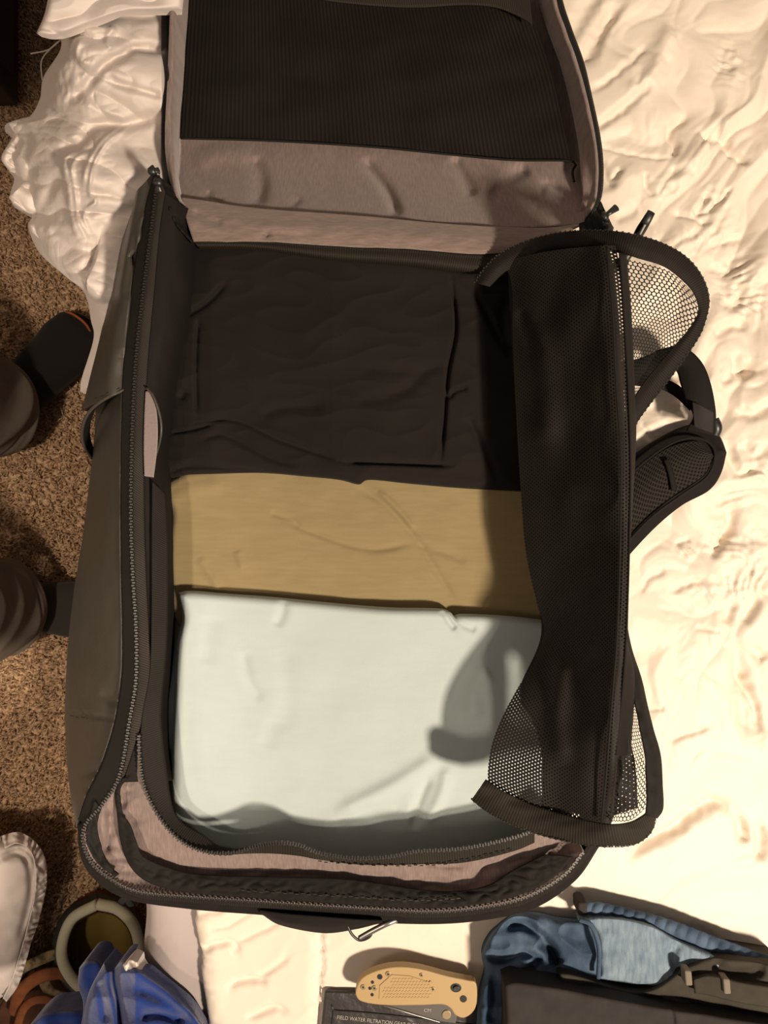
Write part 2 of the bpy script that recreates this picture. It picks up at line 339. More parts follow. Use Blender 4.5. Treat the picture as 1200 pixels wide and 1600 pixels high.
def carpet_pile():
    r = np.random.RandomState(5); n = 56000
    x = r.uniform(-1.02, -.15, n); y = r.uniform(-.98, .98, n)
    h = .009 + .006 * r.rand(n) + fbm(x * 30, y * 30, 9) * .003; a = r.rand(n) * 6.283; w_ = .0016 + .0012 * r.rand(n); lx = r.normal(0, .005, n); ly = r.normal(0, .005, n)
    V = np.zeros((n, 4, 3))
    for k in range(3):
        V[:, k, 0] = x + w_ * np.cos(a + k * 2.094); V[:, k, 1] = y + w_ * np.sin(a + k * 2.094); V[:, k, 2] = -.004
    V[:, 3, 0] = x + lx; V[:, 3, 1] = y + ly; V[:, 3, 2] = h
    i = np.arange(n)[:, None] * 4; Fs = np.concatenate([i + [0, 1, 3], i + [1, 2, 3], i + [2, 0, 3]], 0)
    o = mesh('carpet_pile', V, Fs, M['carpet'], sm=False); tag(o, 'speckled tan and brown shag carpet pile on the floor beside the bed', 'carpet', kind='stuff')
carpet_pile()

# ---------------------------------------------------------------- bed, sheet, quilt
ZB = .60
bed = thing('bed', (.5, .2, 0), 'low bed under the open backpack, covered by white sheet and cream quilt', 'bed')
BX = -.2465
box('bed_frame', (BX + .04 + .72, .2, .10), (1.40, 2.3, .12), M['frame'], bed, .01)
for sx in (BX + .10, BX + 1.36):
    for sy in (-.88, 1.28): box('leg', (sx, sy, .02), (.06, .06, .06), M['frame'], bed, .004)
box('mattress', (BX + .008 + .75, .2, .37), (1.484, 2.36, .41), M['sheet'], bed, .045)
# fitted sheet with a rounded edge that falls down the side
yy = np.linspace(-1.0, 1.36, 420); t = np.linspace(0, 1, 90)
prof = []
for q in t:
    s_ = q * 1.0
    if s_ < .25: prof.append((BX - .003, .18 + s_ / .25 * .36))
    elif s_ < .35: a = (s_ - .25) / .10 * math.pi / 2; prof.append((BX - .003 + .05 * (1 - math.cos(a)), .54 + .05 * math.sin(a)))
    else: prof.append((BX + .047 + (s_ - .35) / .65 * 1.42, .59))
pr = np.array(prof); U, Vv = np.meshgrid(yy, t); Xs = np.repeat(pr[:, 0][:, None], 420, 1); Zs = np.repeat(pr[:, 1][:, None], 420, 1)
k = fbm(Xs * 9, U * 7, 21) * .0035
W = np.stack([Xs - k * (Vv < .3) * 1.5, U, Zs + np.where(Vv > .3, k, 0)], -1)
tag(mesh('fitted_sheet', W, orient(W.reshape(-1, 3), gridf(90, 420)), M['sheet'], sm=True, solid=.002), 'smooth lilac white fitted sheet showing at the left edge of the bed', 'sheet')

QC = [([(967, 5), (935, 55), (907, 102)], .012, 10), ([(935, -20), (900, 40), (880, 70)], .008, 11), ([(1012, 67), (975, 107), (915, 147)], .004, 5), ([(1020, 130), (982, 162), (927, 200)], .007, 7),
 ([(1052, 40), (1030, 90), (1012, 128), (980, 160)], .007, 14, 'r'), ([(1075, 178), (1048, 200), (1058, 225), (1052, 243)], .008, 6), ([(1098, 222), (1114, 214), (1130, 208)], .016, 11), ([(927, 220), (1000, 240), (1055, 245)], .003, 3),
 ([(1137, 212), (1142, 237), (1170, 258)], .008, 6), ([(1007, 268), (1012, 290), (1024, 306)], .006, 5), ([(1060, 258), (1042, 280), (1027, 305)], .004, 4), ([(1107, 300), (1098, 320), (1087, 337)], .007, 6), ([(1145, 292), (1120, 320), (1088, 338)], .005, 4),
 ([(1055, 330), (1085, 340), (1110, 352)], .005, 5), ([(1090, 262), (1060, 270), (1045, 300)], .006, 9), ([(1100, 392), (1132, 375), (1165, 370)], .006, 6), ([(940, 245), (950, 270), (957, 295)], .005, 5), ([(972, 260), (960, 280)], .005, 4), ([(960, 345), (985, 330), (1000, 318)], .004, 8),
 ([(1110, 530), (1140, 510), (1172, 505)], .008, 8), ([(1145, 550), (1150, 572), (1165, 582), (1177, 560)], .007, 7), ([(1122, 602), (1150, 580), (1200, 580)], .009, 8), ([(1125, 470), (1150, 475), (1165, 445)], .009, 10), ([(1110, 415), (1140, 420), (1150, 405)], .005, 6),
 ([(1130, 690), (1140, 725), (1150, 742), (1185, 728)], .008, 8), ([(1145, 640), (1170, 650), (1210, 625)], .008, 8), ([(1155, 690), (1170, 715), (1195, 700)], .007, 8), ([(1107, 870), (1125, 852), (1140, 820)], .008, 6), ([(1140, 790), (1143, 820), (1135, 850)], .009, 9),
 ([(1055, 852), (1068, 846), (1082, 845)], .004, 3), ([(1000, 927), (1016, 903), (1042, 890)], .004, 4), ([(1047, 925), (1080, 910), (1105, 910)], .004, 4), ([(1132, 975), (1145, 940)], .007, 6), ([(1157, 975), (1172, 955), (1180, 930)], .006, 6), ([(1085, 980), (1105, 983), (1125, 986)], .003, 2.5),
 ([(1146, 995), (1158, 1050), (1165, 1120), (1180, 1155)], .008, 12), ([(1152, 1045), (1182, 1100), (1189, 1150)], .010, 6), ([(1175, 1010), (1200, 1035)], .008, 8), ([(1046, 1162), (1070, 1150), (1110, 1137)], .004, 3), ([(1012, 1110), (1037, 1105)], .003, 2.5),
 ([(985, 1342), (1012, 1320), (1055, 1302), (1080, 1280), (1120, 1259), (1148, 1268)], .011, 8), ([(1156, 1278), (1163, 1298), (1167, 1322)], .010, 6), ([(1190, 1290), (1194, 1320), (1190, 1350)], .009, 6),
 ([(1025, 640), (1050, 645), (1080, 632)], .006, 8), ([(1000, 660), (1015, 690)], .003, 4),
 ([(304, 1435), (330, 1429), (362, 1418)], .004, 4), ([(312, 1494), (333, 1481), (360, 1478), (371, 1497)], .006, 5), ([(365, 1480), (400, 1463), (438, 1445)], .004, 4), ([(400, 1531), (425, 1519), (450, 1497)], .004, 4),
 ([(357, 1553), (368, 1539), (405, 1537), (408, 1547)], .006, 5), ([(384, 1595), (429, 1579), (448, 1590)], .005, 5), ([(320, 1452), (350, 1452), (395, 1425)], .003, 4), ([(503, 1440), (505, 1500), (502, 1560), (503, 1640)], .006, 3.5, 'f'),
 ([(1010, 1440), (1040, 1450), (1130, 1470)], .004, 10)]
PUCK = [(1155, 430, 28, 40), (1180, 480, 22, 20), (1185, 740, 40, 22), (1150, 850, 32, 26), (1175, 905, 34, 24), (1120, 920, 36, 14), (1010, 1000, 0, 0), (1105, 365, 30, 22), (1140, 785, 20, 18), (1080, 860, 26, 12), (1115, 310, 14, 26), (1140, 100, 20, 30)]
def quilt_h(x, y, z0=.615):
    px = 600 + x * F / (H - z0); py = 800 - y * F / (H - z0)
    wx = x + .045 * fbm(x * 6, y * 6, 31); wy = y + .045 * fbm(x * 6, y * 6, 37)
    amp = np.clip((px - 880) / 160, 0, 1) * np.clip(1.45 - np.abs(py - 480) / 620, .12, 1)
    a = (wx * .8 - wy * .6); b = (wx * .6 + wy * .8)
    h = .004 * fbm(x * 4, y * 4, 41) + amp * (.009 * ridge(a * 12, b * 4.5, 43, 1.3) + .010 * billow(b * 6.5 + .3, a * 15, 47, .75) + .0045 * billow(a * 27, b * 13, 49, .8) + .0009 * billow(a * 75 + 2 * ns(x * 20, y * 20, 50), b * 45, 51, .8) - .006)
    h = h + .0007 * ridge(a * 22, b * 8, 53, 3)
    for cx, cy, rx, ry in PUCK:
        if rx:
            g = np.exp(-((px - cx) / rx) ** 2 - ((py - cy) / ry) ** 2); h = h + g * .0045 * ns(a * 70, b * 190, 59) + g * .002 * ns(x * 160, y * 160, 61)
    g = np.exp(-(np.minimum(np.abs(px - 312 - (py - 1400) * .07), 400) / 10) ** 2) * (py > 1380)
    h = h + g * .002 * ns(x * 40, y * 150, 63)
    return h + creases(px + 2.5 * ns(px / 14, py / 14, 66), py + 2.5 * ns(px / 14, py / 14, 67), [(c[0], c[1] * .95, c[2] * 1.05) + tuple(c[3:]) for c in QC])
xs = np.unique(np.concatenate([np.arange(-.20, -.02, .003), np.arange(-.02, .13, .006), np.arange(.13, .52, .0017), np.arange(.52, 1.23, .02)]))
ys = np.unique(np.concatenate([np.arange(-.95, -.56, .02), np.arange(-.56, .56, .0018), np.arange(.56, 1.3, .02)]))
X, Y = np.meshgrid(xs, ys)
edge = P(304 + (800 - Y * F / .77 - 1400) * 0, 0 * Y, .61 + 0 * Y)[..., 0]
pyv = 800 - Y * F / .77
ex = (np.interp(pyv, [1380, 1408, 1450, 1480, 1500, 1530, 1600, 1700], [303, 303, 300, 306, 312, 311, 322, 330]) + 1.5 * ns(pyv * .12, 0 * pyv, 3) - 600) / F * .77
ex = np.where(pyv < 1300, -.10, np.where(pyv < 1380, -.10 + (ex + .10) * (pyv - 1300) / 80, ex))
s = (X - xs[0]) / (xs[-1] - xs[0]); X2 = ex + (xs[-1] - ex) * s
Z = .612 + quilt_h(X2, Y); e = np.clip(1 - (X2 - ex) / .018, 0, 1); Z = Z - .014 * (1 - np.sqrt(np.clip(1 - e ** 2, 0, 1)))
inbag = (X2 > -.29) & (X2 < .165) & (Y > -.30); Z = np.where(inbag, np.minimum(Z, .612), Z)
W = np.stack([X2, Y, Z], -1)
tag(mesh('quilt', W, orient(W.reshape(-1, 3), gridf(len(ys), len(xs))), M['satin'], sm=True, solid=.004, offset=-1), 'cream satin quilt with ruched wrinkles spread over the bed right of the backpack', 'quilt')

# bunched white comforter hanging over the bed edge at the upper left
cf = thing('comforter', P(150, 250, .5), 'bunched white comforter with ruffled edges spilling over the left side of the bed', 'comforter')
CC = [([(270, 18), (225, 25), (180, 22), (130, 42)], .014, 7), ([(262, 78), (215, 74), (195, 85), (160, 105), (130, 140), (100, 165)], .018, 7), ([(200, 75), (240, 80), (262, 76)], .01, 4), ([(128, 58), (118, 80), (128, 96), (140, 100)], .010, 5, 'r'), ([(180, 40), (168, 60), (175, 80)], .010, 5, 'r'),
 ([(258, 152), (225, 142), (180, 128), (168, 110)], .010, 5), ([(258, 178), (205, 192), (150, 198), (120, 225), (70, 245)], .020, 8), ([(128, 158), (165, 175), (205, 190)], .010, 6, 'r'), ([(122, 238), (100, 250), (108, 300), (112, 340), (125, 375)], .014, 5, 'r'), ([(132, 240), (112, 258), (118, 305), (122, 345), (135, 372)], .010, 3.5, 'r'),
 ([(205, 195), (165, 225), (145, 262), (140, 300), (150, 315), (130, 335), (145, 370)], .009, 3.5, 'r'), ([(190, 195), (155, 225), (135, 262), (130, 300)], .007, 3.5, 'r'), ([(60, 255), (45, 275), (48, 320), (60, 345)], .016, 6), ([(100, 265), (78, 300), (62, 340), (78, 375)], .012, 7), ([(155, 380), (150, 405), (135, 440), (140, 470)], .018, 7, 'f'),
 ([(75, 355), (110, 385), (150, 390)], .014, 7), ([(90, 180), (70, 150), (85, 110)], .010, 6), ([(230, 320), (180, 340), (150, 360)], .008, 8), ([(240, 260), (200, 290), (160, 300)], .006, 9), ([(25, 195), (45, 215), (38, 250)], .014, 6)]
def body_z(px, py):
    z = .735 - .10 * np.clip((150 - px) / 130, 0, 1.3) ** 1.5 - .00016 * np.clip(py - 330, 0, 400) + .012 * np.sin((py - 0.35 * px) / 28.)
    return np.where(px > 252, z - .0013 * (px - 252), z)
def body_f(px, py, u, v):
    g = np.clip((250 - px) / 120, 0, 1)
    return .62 * creases(px, py, [(c[0], c[1], c[2] * 1.25) + tuple(c[3:]) for c in CC]) + .015 * g * billow((px + .5 * py) / 120 + .3 * ns(px / 60, py / 60, 70), (py - .45 * px) / 50, 71, .8) + .0016 * g * billow(px / 34, py / 18, 73, .8) + .0012 * ns(px / 8, py / 20, 75) * np.exp(-((px - 95) / 45) ** 2 - ((py - 120) / 50) ** 2) * 2.2
cloth('comforter_body', [(66, -60), (180, -60), (340, -60)], [(340, -60), (330, 150), (270, 350), (225, 480), (185, 625)], [(125, 612), (150, 622), (185, 625)],
      [(66, -60), (88, 40), (95, 75), (68, 120), (62, 155), (45, 183), (12, 192), (8, 205), (22, 222), (3, 246), (14, 268), (22, 280), (16, 305), (24, 325), (50, 336), (44, 352), (52, 378), (66, 400), (100, 430), (132, 458), (142, 500), (146, 530), (128, 590), (125, 612)],
      body_z, .12, M['white'], cf, 230, 420, R=34, rz=.05, zf=body_f, inset=.03, rest=.618)
def ruffle(top, right, bottom, left, z, sc, seed):
    def f(px, py, u, v): return .008 * billow((px + .4 * py) / (sc * 1.6), (py - .4 * px) / sc, seed, .8)
    return cloth('ruffle', top, right, bottom, left, z, .006, M['white'], cf, 90, 70, R=10, rz=.008, zf=f)
ruffle([(80, -30), (160, -30), (290, -30)], [(290, -30), (285, 15)], [(57, 52), (75, 56), (100, 53), (140, 38), (200, 20), (285, 16)], [(80, -30), (70, 20), (57, 52)], .752, 45, 81)
ruffle([(22, 300), (35, 285), (60, 280), (100, 268)], [(100, 268), (100, 320)], [(20, 318), (48, 334), (75, 330), (100, 320)], [(22, 300), (14, 308), (20, 318)], .652, 30, 85)
ruffle([(45, 350), (70, 345), (110, 350)], [(110, 350), (120, 390)], [(60, 372), (85, 398), (120, 390)], [(45, 350), (48, 362), (60, 372)], .655, 26, 87)
ruffle([(12, 192), (30, 186), (60, 182), (80, 200)], [(80, 200), (80, 262)], [(16, 268), (40, 258), (80, 262)], [(12, 192), (20, 212), (2, 246), (16, 268)], .64, 20, 89)
for pts in ([(95, 62), (80, 75), (65, 95), (66, 125)], [(92, 65), (75, 78), (48, 84)]): tube('loose_thread', [(a, b, .60) for a, b in pts], .0007, M['thread'], cf, 5, 20)

# white frilled pillow at the lower left
pl = thing('pillow', P(-60, 1430, .0), 'cream white frilled pillow on the carpet at the lower left', 'pillow')
def pf(px, py, u, v): return creases(px, py, [([(0, 1345), (25, 1332), (45, 1350), (48, 1400), (30, 1470)], .012, 5), ([(60, 1325), (55, 1350), (60, 1380)], .006, 4), ([(0, 1335), (30, 1325), (52, 1345), (50, 1400)], .006, 3)]) + .003 * ns(px / 30, py / 20, 91)
cloth('pillow_body', [(-260, 1330), (-80, 1300), (20, 1316), (48, 1312)], [(48, 1312), (64, 1350), (60, 1400), (40, 1470), (20, 1540)], [(-230, 1640), (-100, 1610), (0, 1560), (20, 1540)], [(-260, 1330), (-280, 1480), (-230, 1640)], .17, .12, M['white'], pl, 150, 130, R=60, rz=.05, zf=pf, inset=.09)
def frill(px, py, u, v): return .007 * np.sin(u * 150 + 3 * np.sin(u * 30)) * v + .004 * ns(px / 8, py / 8, 95)
loft('frill', [[(0, 1330, .150), (28, 1318, .150), (50, 1335, .150), (56, 1380, .150), (45, 1440, .150), (22, 1520, .150), (5, 1560, .150)],
               [(-5, 1308, .125), (33, 1301, .125), (66, 1330, .125), (73, 1378, .125), (60, 1440, .125), (48, 1475, .125), (30, 1535, .125), (10, 1565, .125)]], 220, 16, M['white'], pl, frill)

# ---------------------------------------------------------------- furniture
ds = thing('nightstand', (-.86, .93, 0), 'dark brown wooden nightstand standing on the carpet at the upper left corner', 'nightstand')
box('carcass', (-.86, .93, .28), (.49, .49, .50), M['wood'], ds, .006); box('plinth', (-.86, .93, .015), (.46, .46, .03), M['wood'], ds, .003); box('tabletop', (-.86, .93, .54), (.51, .51, .025), M['wood'], ds, .006)
for z in (.40, .17):
    d = box('drawer', (-.614, .93, z), (.018, .43, .20), M['wood'], ds, .004)
    tube('knob', [(-.605, .93, z), (-.59, .93, z), (-.583, .93, z)], [.006, .006, .014], M['brass'], d, 12, 8, world=True)

# ---------------------------------------------------------------- person standing beside the bed
def leg_path(ax, ay, kx, ky, hx, hy): return [(ax, ay, .09), (kx, ky, .50), (hx, hy, .90)]
A1 = P(-12, 636, .10); A2 = P(0, 950, .10); K1 = (A1[0] - .03, A1[1] - .01, .50); K2 = (A2[0] - .03, A2[1] + .01, .50)
T1 = P(126, 514, .032); T2 = P(170, 957, .032); Hc = (A1[0] - .09, (A1[1] + A2[1]) / 2, .93)
body_me = bpy.data.meshes.new('body')
vs = [Hc, (Hc[0], Hc[1] + .095, .86), tuple(K1), tuple(A1), tuple(T1), (Hc[0], Hc[1] - .095, .86), tuple(K2), tuple(A2), tuple(T2), (Hc[0], Hc[1], 1.02), tuple(A1 + (T1 - A1) * .38 - np.array([0, 0, .028])), tuple(A2 + (T2 - A2) * .38 - np.array([0, 0, .028]))]
person = thing('person', (Hc[0], Hc[1], 0), 'person standing left of the bed in grey trousers and dark socks', 'person')
body_me.from_pydata([tuple(Vector(v) - person.location) for v in vs], [(0, 1), (1, 2), (2, 3), (3, 10), (10, 4), (0, 5), (5, 6), (6, 7), (7, 11), (11, 8), (0, 9)], []); body_me.materials.append(M['skin'])
bo = bpy.data.objects.new('body', body_me); COL.objects.link(bo); bo.parent = person
sk = bo.modifiers.new('skin', 'SKIN'); bo.modifiers.new('sub', 'SUBSURF').levels = 1
for i, r in enumerate((.11, .075, .05, .032, .012, .075, .05, .032, .012, .10, .020, .020)): body_me.skin_vertices[0].data[i].radius = (r, r)
body_me.skin_vertices[0].data[0].use_root = True
tm = bpy.data.meshes.new('trousers')
tm.from_pydata([tuple(Vector(v) - person.location) for v in (Hc, (Hc[0], Hc[1] + .095, .84), (K1[0], K1[1], .52), (K1[0] + .01, K1[1], .36), (Hc[0], Hc[1] - .095, .84), (K2[0], K2[1], .52), (K2[0] + .01, K2[1], .36), (Hc[0], Hc[1], 1.03))], [(0, 1), (1, 2), (2, 3), (0, 4), (4, 5), (5, 6), (0, 7)], [])
tm.materials.append(M['pants']); to = bpy.data.objects.new('trousers', tm); COL.objects.link(to); to.parent = person; to.modifiers.new('skin', 'SKIN'); to.modifiers.new('sub', 'SUBSURF').levels = 2
for i, r in enumerate((.135, .10, .08, .078, .10, .08, .078, .13)): tm.skin_vertices[0].data[i].radius = (r, r)
tm.skin_vertices[0].data[0].use_root = True
def trouser_leg(A, K, seed, tx, ty):
    m, n = 90, 72; t = np.linspace(0, 1, m)[:, None]; an = np.linspace(0, 2 * np.pi, n, endpoint=False)[None]
    cx = A[0] + (K[0] - A[0]) * t; cy = A[1] + (K[1] - A[1]) * t; z = .085 + t * .36
    z = z + .022 * np.cos(an - math.atan2(ty, tx)) * np.exp(-t * 8)
    r = .073 + .012 * t + .010 * ridge(np.cos(an) * .8 + 3, t * 5 + .5 * np.sin(an) + .3 * np.cos(2 * an), seed, 1.3) * np.clip(t * 10, 0, 1) * np.exp(-t * 1.5) + .004 * ns(np.cos(an) * 1.5, t * 8 + np.sin(an), seed + 5) * np.clip(t * 14, 0, 1)
    r = r + .004 * np.exp(-((t - .02) / .02) ** 2) - .0035 * np.exp(-((t - .085) / .008) ** 2)
    V = np.stack([cx + r * np.cos(an), cy + r * np.sin(an) , z + 0 * an], -1)
    mesh('trouser_leg', V, gridf(m, n, True), M['pants'], person, uvof(V), solid=.0035)
trouser_leg(A1, K1, 101, .8, .6); trouser_leg(A2, K2, 111, 1, 0)
def sock(A, toe, col, ring=None):
    A = np.array(A); toe = np.array(toe); d = (toe - A); d[2] = 0; L = np.linalg.norm(d); d /= L; sd = np.array([-d[1], d[0], 0]); m, n = 60, 32
    s = np.linspace(0, 1, m); x = -.065 + s * (L + .065 + .022)
    wd = np.interp(s, [0, .04, .15, .35, .6, .8, .92, .98, 1], [.004, .022, .036, .037, .046, .052, .046, .028, .003]); ht = np.interp(s, [0, .04, .15, .3, .45, .7, .9, .98, 1], [.01, .05, .085, .10, .075, .048, .034, .022, .008])
    an = np.linspace(0, 2 * np.pi, n, endpoint=False); V = np.zeros((m, n, 3))
    for i in range(m):
        ca, sa = np.cos(an), np.sin(an); ca = np.sign(ca) * np.abs(ca) ** .8
        V[i] = A + d * x[i] + wd[i] * ca[:, None] * sd; V[i, :, 2] = .014 + np.maximum(ht[i] * (.42 + .58 * sa), 0)
    o = mesh('sock', V, gridf(m, n, True), col, person)
    return o, d, sd, L
s1, d1, sd1, L1 = sock(A1, T1, M['sock']); s2, d2, sd2, L2 = sock(A2, T2, M['sock2'])
s1['label'] = 'near black sock with a thin orange line across the toes'
tube('toe_seam', [(104, 487, .040), (114, 491, .050), (126, 499, .052), (136, 509, .046), (143, 522, .034)], .0022, M['orange'], s1, 6, 30)
for A, t_ in ((A1, T1), (A2, T2)):
    tube('sock_cuff', [tuple(A + np.array([0.004, 0, -.03])), tuple(A + np.array([0, 0, .03])), tuple(A + np.array([-.005, 0, .12]))], [.045, .046, .045], M['sock'] if A is A1 else M['sock2'], person, 24, 12, world=True)

# ---------------------------------------------------------------- shoes and blue fleece at the lower left
bt = thing('boot', P(150, 1470, 0), 'open slate boot with pale foam collar and mustard insole on the carpet', 'shoe')
c0 = np.array([(152, 1408), (188, 1418), (215, 1450), (220, 1500), (195, 1545), (150, 1558), (112, 1535), (92, 1490), (108, 1435)], float)
cc = c0.mean(0)
def ringc(f, z, off=(0, 0)): q = (c0 - cc) * f + cc + off; return [(a, b, z) for a, b in np.vstack([q, q[:1]])]
loft('upper', [ringc(1.12, .004), ringc(1.16, .03), ringc(1.06, .07), ringc(.98, .105)], 80, 24, M['slate'], bt, solid=.003)
loft('lining', [ringc(.90, .108), ringc(.80, .085), ringc(.78, .03)], 80, 16, M['suede'], bt, solid=.002)
k = ringc(.94, .108)[:-1]; tube('collar', k + [k[0]], .0085, M['collar'], bt, 14, 90)
outline('insole', [(a, b) for a, b in (c0 - cc) * .80 + cc], .010, .022, M['insole'], bt, .004)
outline('sole', [(a, b) for a, b in (c0 - cc) * 1.17 + cc], -.002, .012, M['rust'], bt, .004)
tube('pull_tab', [(188, 1412, .10), (196, 1405, .125), (206, 1415, .11)], .006, M['slate'], bt, 8, 16, flat=.4)
sd = thing('sandal', P(60, 1570, 0), 'rust brown leather sandal with patterned tan straps at the bottom left corner', 'shoe')
outline('footbed', [(-20, 1640), (5, 1560), (40, 1520), (85, 1505), (118, 1530), (130, 1600), (110, 1690), (40, 1720)], -.002, .030, M['suede'], sd, .006)
for pts, r, mt in (([(22, 1585, .045), (32, 1550, .062), (60, 1527, .075), (95, 1522, .065), (118, 1540, .040)], .011, 'rust'), ([(15, 1560, .03), (30, 1520, .055), (62, 1500, .068), (95, 1490, .055), (112, 1500, .02)], .009, 'strap'),
                   ([(75, 1492, .03), (66, 1515, .05), (75, 1545, .06), (98, 1558, .055), (112, 1552, .035)], .010, 'strap'), ([(20, 1640, .05), (35, 1580, .06), (60, 1562, .07), (88, 1575, .065), (92, 1640, .05)], .007, 'rust')):
    tube('strap', pts, r, M[mt], sd, 10, 50, flat=.35)
bl = thing('fleece_garment', P(190, 1560, .55), 'crumpled royal blue fleece garment hanging over the bottom left edge of the bed', 'garment')
def bz(px, py): return .60 + .055 * np.clip((px - 170) / 70, -2.2, .6) - .05 * np.clip((1520 - py) / 60, 0, 1)
def bf(px, py, u, v): return .004 * ns(px / 60, py / 50, 121) + .004 * ridge(px / 110, py / 80, 123, 1.3) + creases(px, py, [([(182, 1500), (178, 1530), (186, 1570), (192, 1620)], .02, 6), ([(205, 1540), (250, 1560), (300, 1600)], .008, 10), ([(215, 1590), (250, 1585), (290, 1600)], .010, 8), ([(152, 1530), (160, 1560), (165, 1600)], .006, 6)])
cloth('fleece_body', [(163, 1503), (176, 1515), (196, 1497), (225, 1518), (262, 1545), (300, 1580), (322, 1612)], [(322, 1612), (335, 1660), (330, 1740)], [(120, 1740), (220, 1745), (330, 1740)], [(163, 1503), (136, 1560), (128, 1640), (120, 1740)], bz, .03, M['blue'], bl, 150, 120, R=14, rz=.016, zf=bf, rest=.60)
cloth('sleeve', [(124, 1512), (138, 1498), (155, 1500), (163, 1520)], [(163, 1520), (170, 1560), (172, 1680)], [(110, 1680), (140, 1685), (172, 1680)], [(124, 1512), (122, 1540), (130, 1580), (110, 1680)], .50, .04, M['blue'], bl, 50, 90, R=16, rz=.02, zf=lambda px, py, u, v: .005 * ns(px / 20, py / 40, 125))
cloth('hem', [(48, 1600), (70, 1582), (100, 1577), (140, 1574)], [(140, 1574), (150, 1680)], [(40, 1690), (100, 1690), (150, 1680)], [(48, 1600), (40, 1640), (40, 1690)], .42, .04, M['blue'], bl, 60, 50, R=18, rz=.02, zf=lambda px, py, u, v: .005 * ns(px / 26, py / 30, 127))
tag(cloth('tissue', [(192, 1508), (203, 1498), (216, 1502)], [(216, 1502), (222, 1520), (234, 1545)], [(200, 1535), (215, 1545), (234, 1545)], [(192, 1508), (196, 1520), (200, 1535)], .625, .02, M['white'], None, 40, 40, R=6, rz=.008, zf=lambda px, py, u, v: .004 * ns(px / 9, py / 14, 129)), 'small crumpled white cloth tucked between blue fleece and bed sheet', 'cloth')

# ---------------------------------------------------------------- the backpack
bp = thing('backpack', P(560, 850, .615), 'open black and heather grey travel backpack lying on the bed, packed with folded clothes', 'backpack')
Z0 = .775
def zc(pts, z): return [(a, b, z) for a, b in pts]
ML = [(247, 275), (238, 350), (225, 450), (213, 560), (207, 680), (205, 800), (208, 900), (213, 980), (213, 1060), (203, 1125)]
MLow = [(203, 1125), (187, 1212), (160, 1257), (134, 1288), (130, 1315), (143, 1347), (173, 1373), (217, 1393), (300, 1401), (400, 1408), (500, 1415), (600, 1421), (670, 1424), (740, 1419), (820, 1402), (880, 1368), (912, 1330)]
MR = [(912, 1330), (945, 1260), (958, 1150), (962, 1000), (965, 850), (962, 700), (955, 550), (945, 440), (925, 345)]
MOUT = [(243, 270), (222, 350), (206, 450), (194, 560), (190, 680), (189, 800), (190, 900), (192, 1000), (190, 1060), (180, 1125), (160, 1190), (136, 1240), (123, 1280)]
OL = [(238, 285), (205, 345), (182, 430), (166, 520), (156, 610), (150, 700), (142, 770), (134, 840), (121, 920), (111, 1020), (107, 1110), (109, 1180), (114, 1240), (122, 1290)]
def shell_f(px, py, u, v): return creases(px, py, [([(120, 1215), (150, 1205), (175, 1212)], .006, 9), ([(130, 1235), (160, 1222)], .004, 7), ([(160, 1080), (175, 1095), (190, 1090)], .004, 8), ([(205, 390), (215, 410), (222, 425)], .004, 6), ([(110, 1114), (150, 1119), (188, 1125)], .0025, 2.2)]) + .002 * ns(px / 26, py / 60, 131)
loft('side_panel', [zc(MOUT, .768), [((a * .55 + c * .45), (b * .55 + d * .45), .745) for (a, b), (c, d) in zip(smooth(MOUT, 20), smooth(OL, 20))], zc(OL, .69), [(a + 6, b, .655) for a, b in OL], [(a + 70, b + (12 if b < 900 else -25), .628) for a, b in OL]], 240, 50, M['leather'], bp, shell_f, solid=.002)
UP = [(238, 278), (203, 342), (178, 430), (160, 520), (143, 590), (131, 640)]
MO2 = [(243, 268), (222, 350), (206, 450), (196, 540), (193, 600), (192, 612)]
def up_f(px, py, u, v): return .0015 * ns(px / 20, py / 50, 133) + creases(px, py, [([(205, 395), (213, 412), (222, 425)], .005, 6), ([(200, 455), (198, 500), (190, 560)], .004, 9, 'r'), ([(225, 330), (218, 360), (224, 390)], .004, 6, 'r')])
loft('sleeve_panel', [zc(MO2, .771), [(215, 300, .762), (205, 350, .762), (190, 440, .762), (176, 530, .762), (166, 600, .765), (163, 625, .765)], [(a, b, .705) for a, b in UP], [(a + 8, b + 3, .670) for a, b in UP]], 160, 36, M['leather'], bp, up_f, solid=.0022)
rim = [(213, 603, .773), (190, 611, .772), (163, 624, .768), (140, 643, .750), (129, 668, .725), (130, 693, .70), (143, 716, .675)]
tube('sleeve_edge', rim, .0013, M['leather'], bp, 8, 60)
loft('sleeve_inside', [rim, [(213, 596, .765), (190, 604, .762), (166, 618, .755), (148, 640, .735), (140, 665, .71), (142, 690, .685), (152, 712, .66)]], 60, 6, M['edge'], bp)
loft('outer_shell', [zc(MLow[2:] + MR[1:], .770), [(a + (4 if a > 500 else -5), b + 6, .762) for a, b in MLow[2:] + MR[1:]],
    [(122, 1290, .70), (126, 1325, .71), (148, 1368, .73), (200, 1402, .742), (300, 1418, .745), (400, 1426, .745), (500, 1433, .745), (640, 1440, .745), (740, 1436, .745), (830, 1418, .745), (890, 1380, .74), (925, 1335, .73), (960, 1262, .72), (975, 1150, .72), (978, 1000, .72), (980, 850, .72), (976, 700, .72), (968, 550, .72), (960, 450, .72), (940, 352, .72)],
    [(160, 1275, .625), (170, 1310, .625), (200, 1350, .625), (240, 1365, .625), (300, 1375, .625), (400, 1375, .625), (500, 1376, .625), (640, 1376, .625), (740, 1370, .625), (830, 1360, .625), (880, 1325, .625), (900, 1290, .625), (920, 1240, .625), (925, 1150, .625), (925, 1000, .625), (925, 850, .625), (920, 700, .625), (920, 550, .625), (920, 450, .625), (900, 365, .625)]],
    260, 30, M['black'], bp, lambda px, py, u, v: .0015 * ns(px / 30, py / 30, 135))
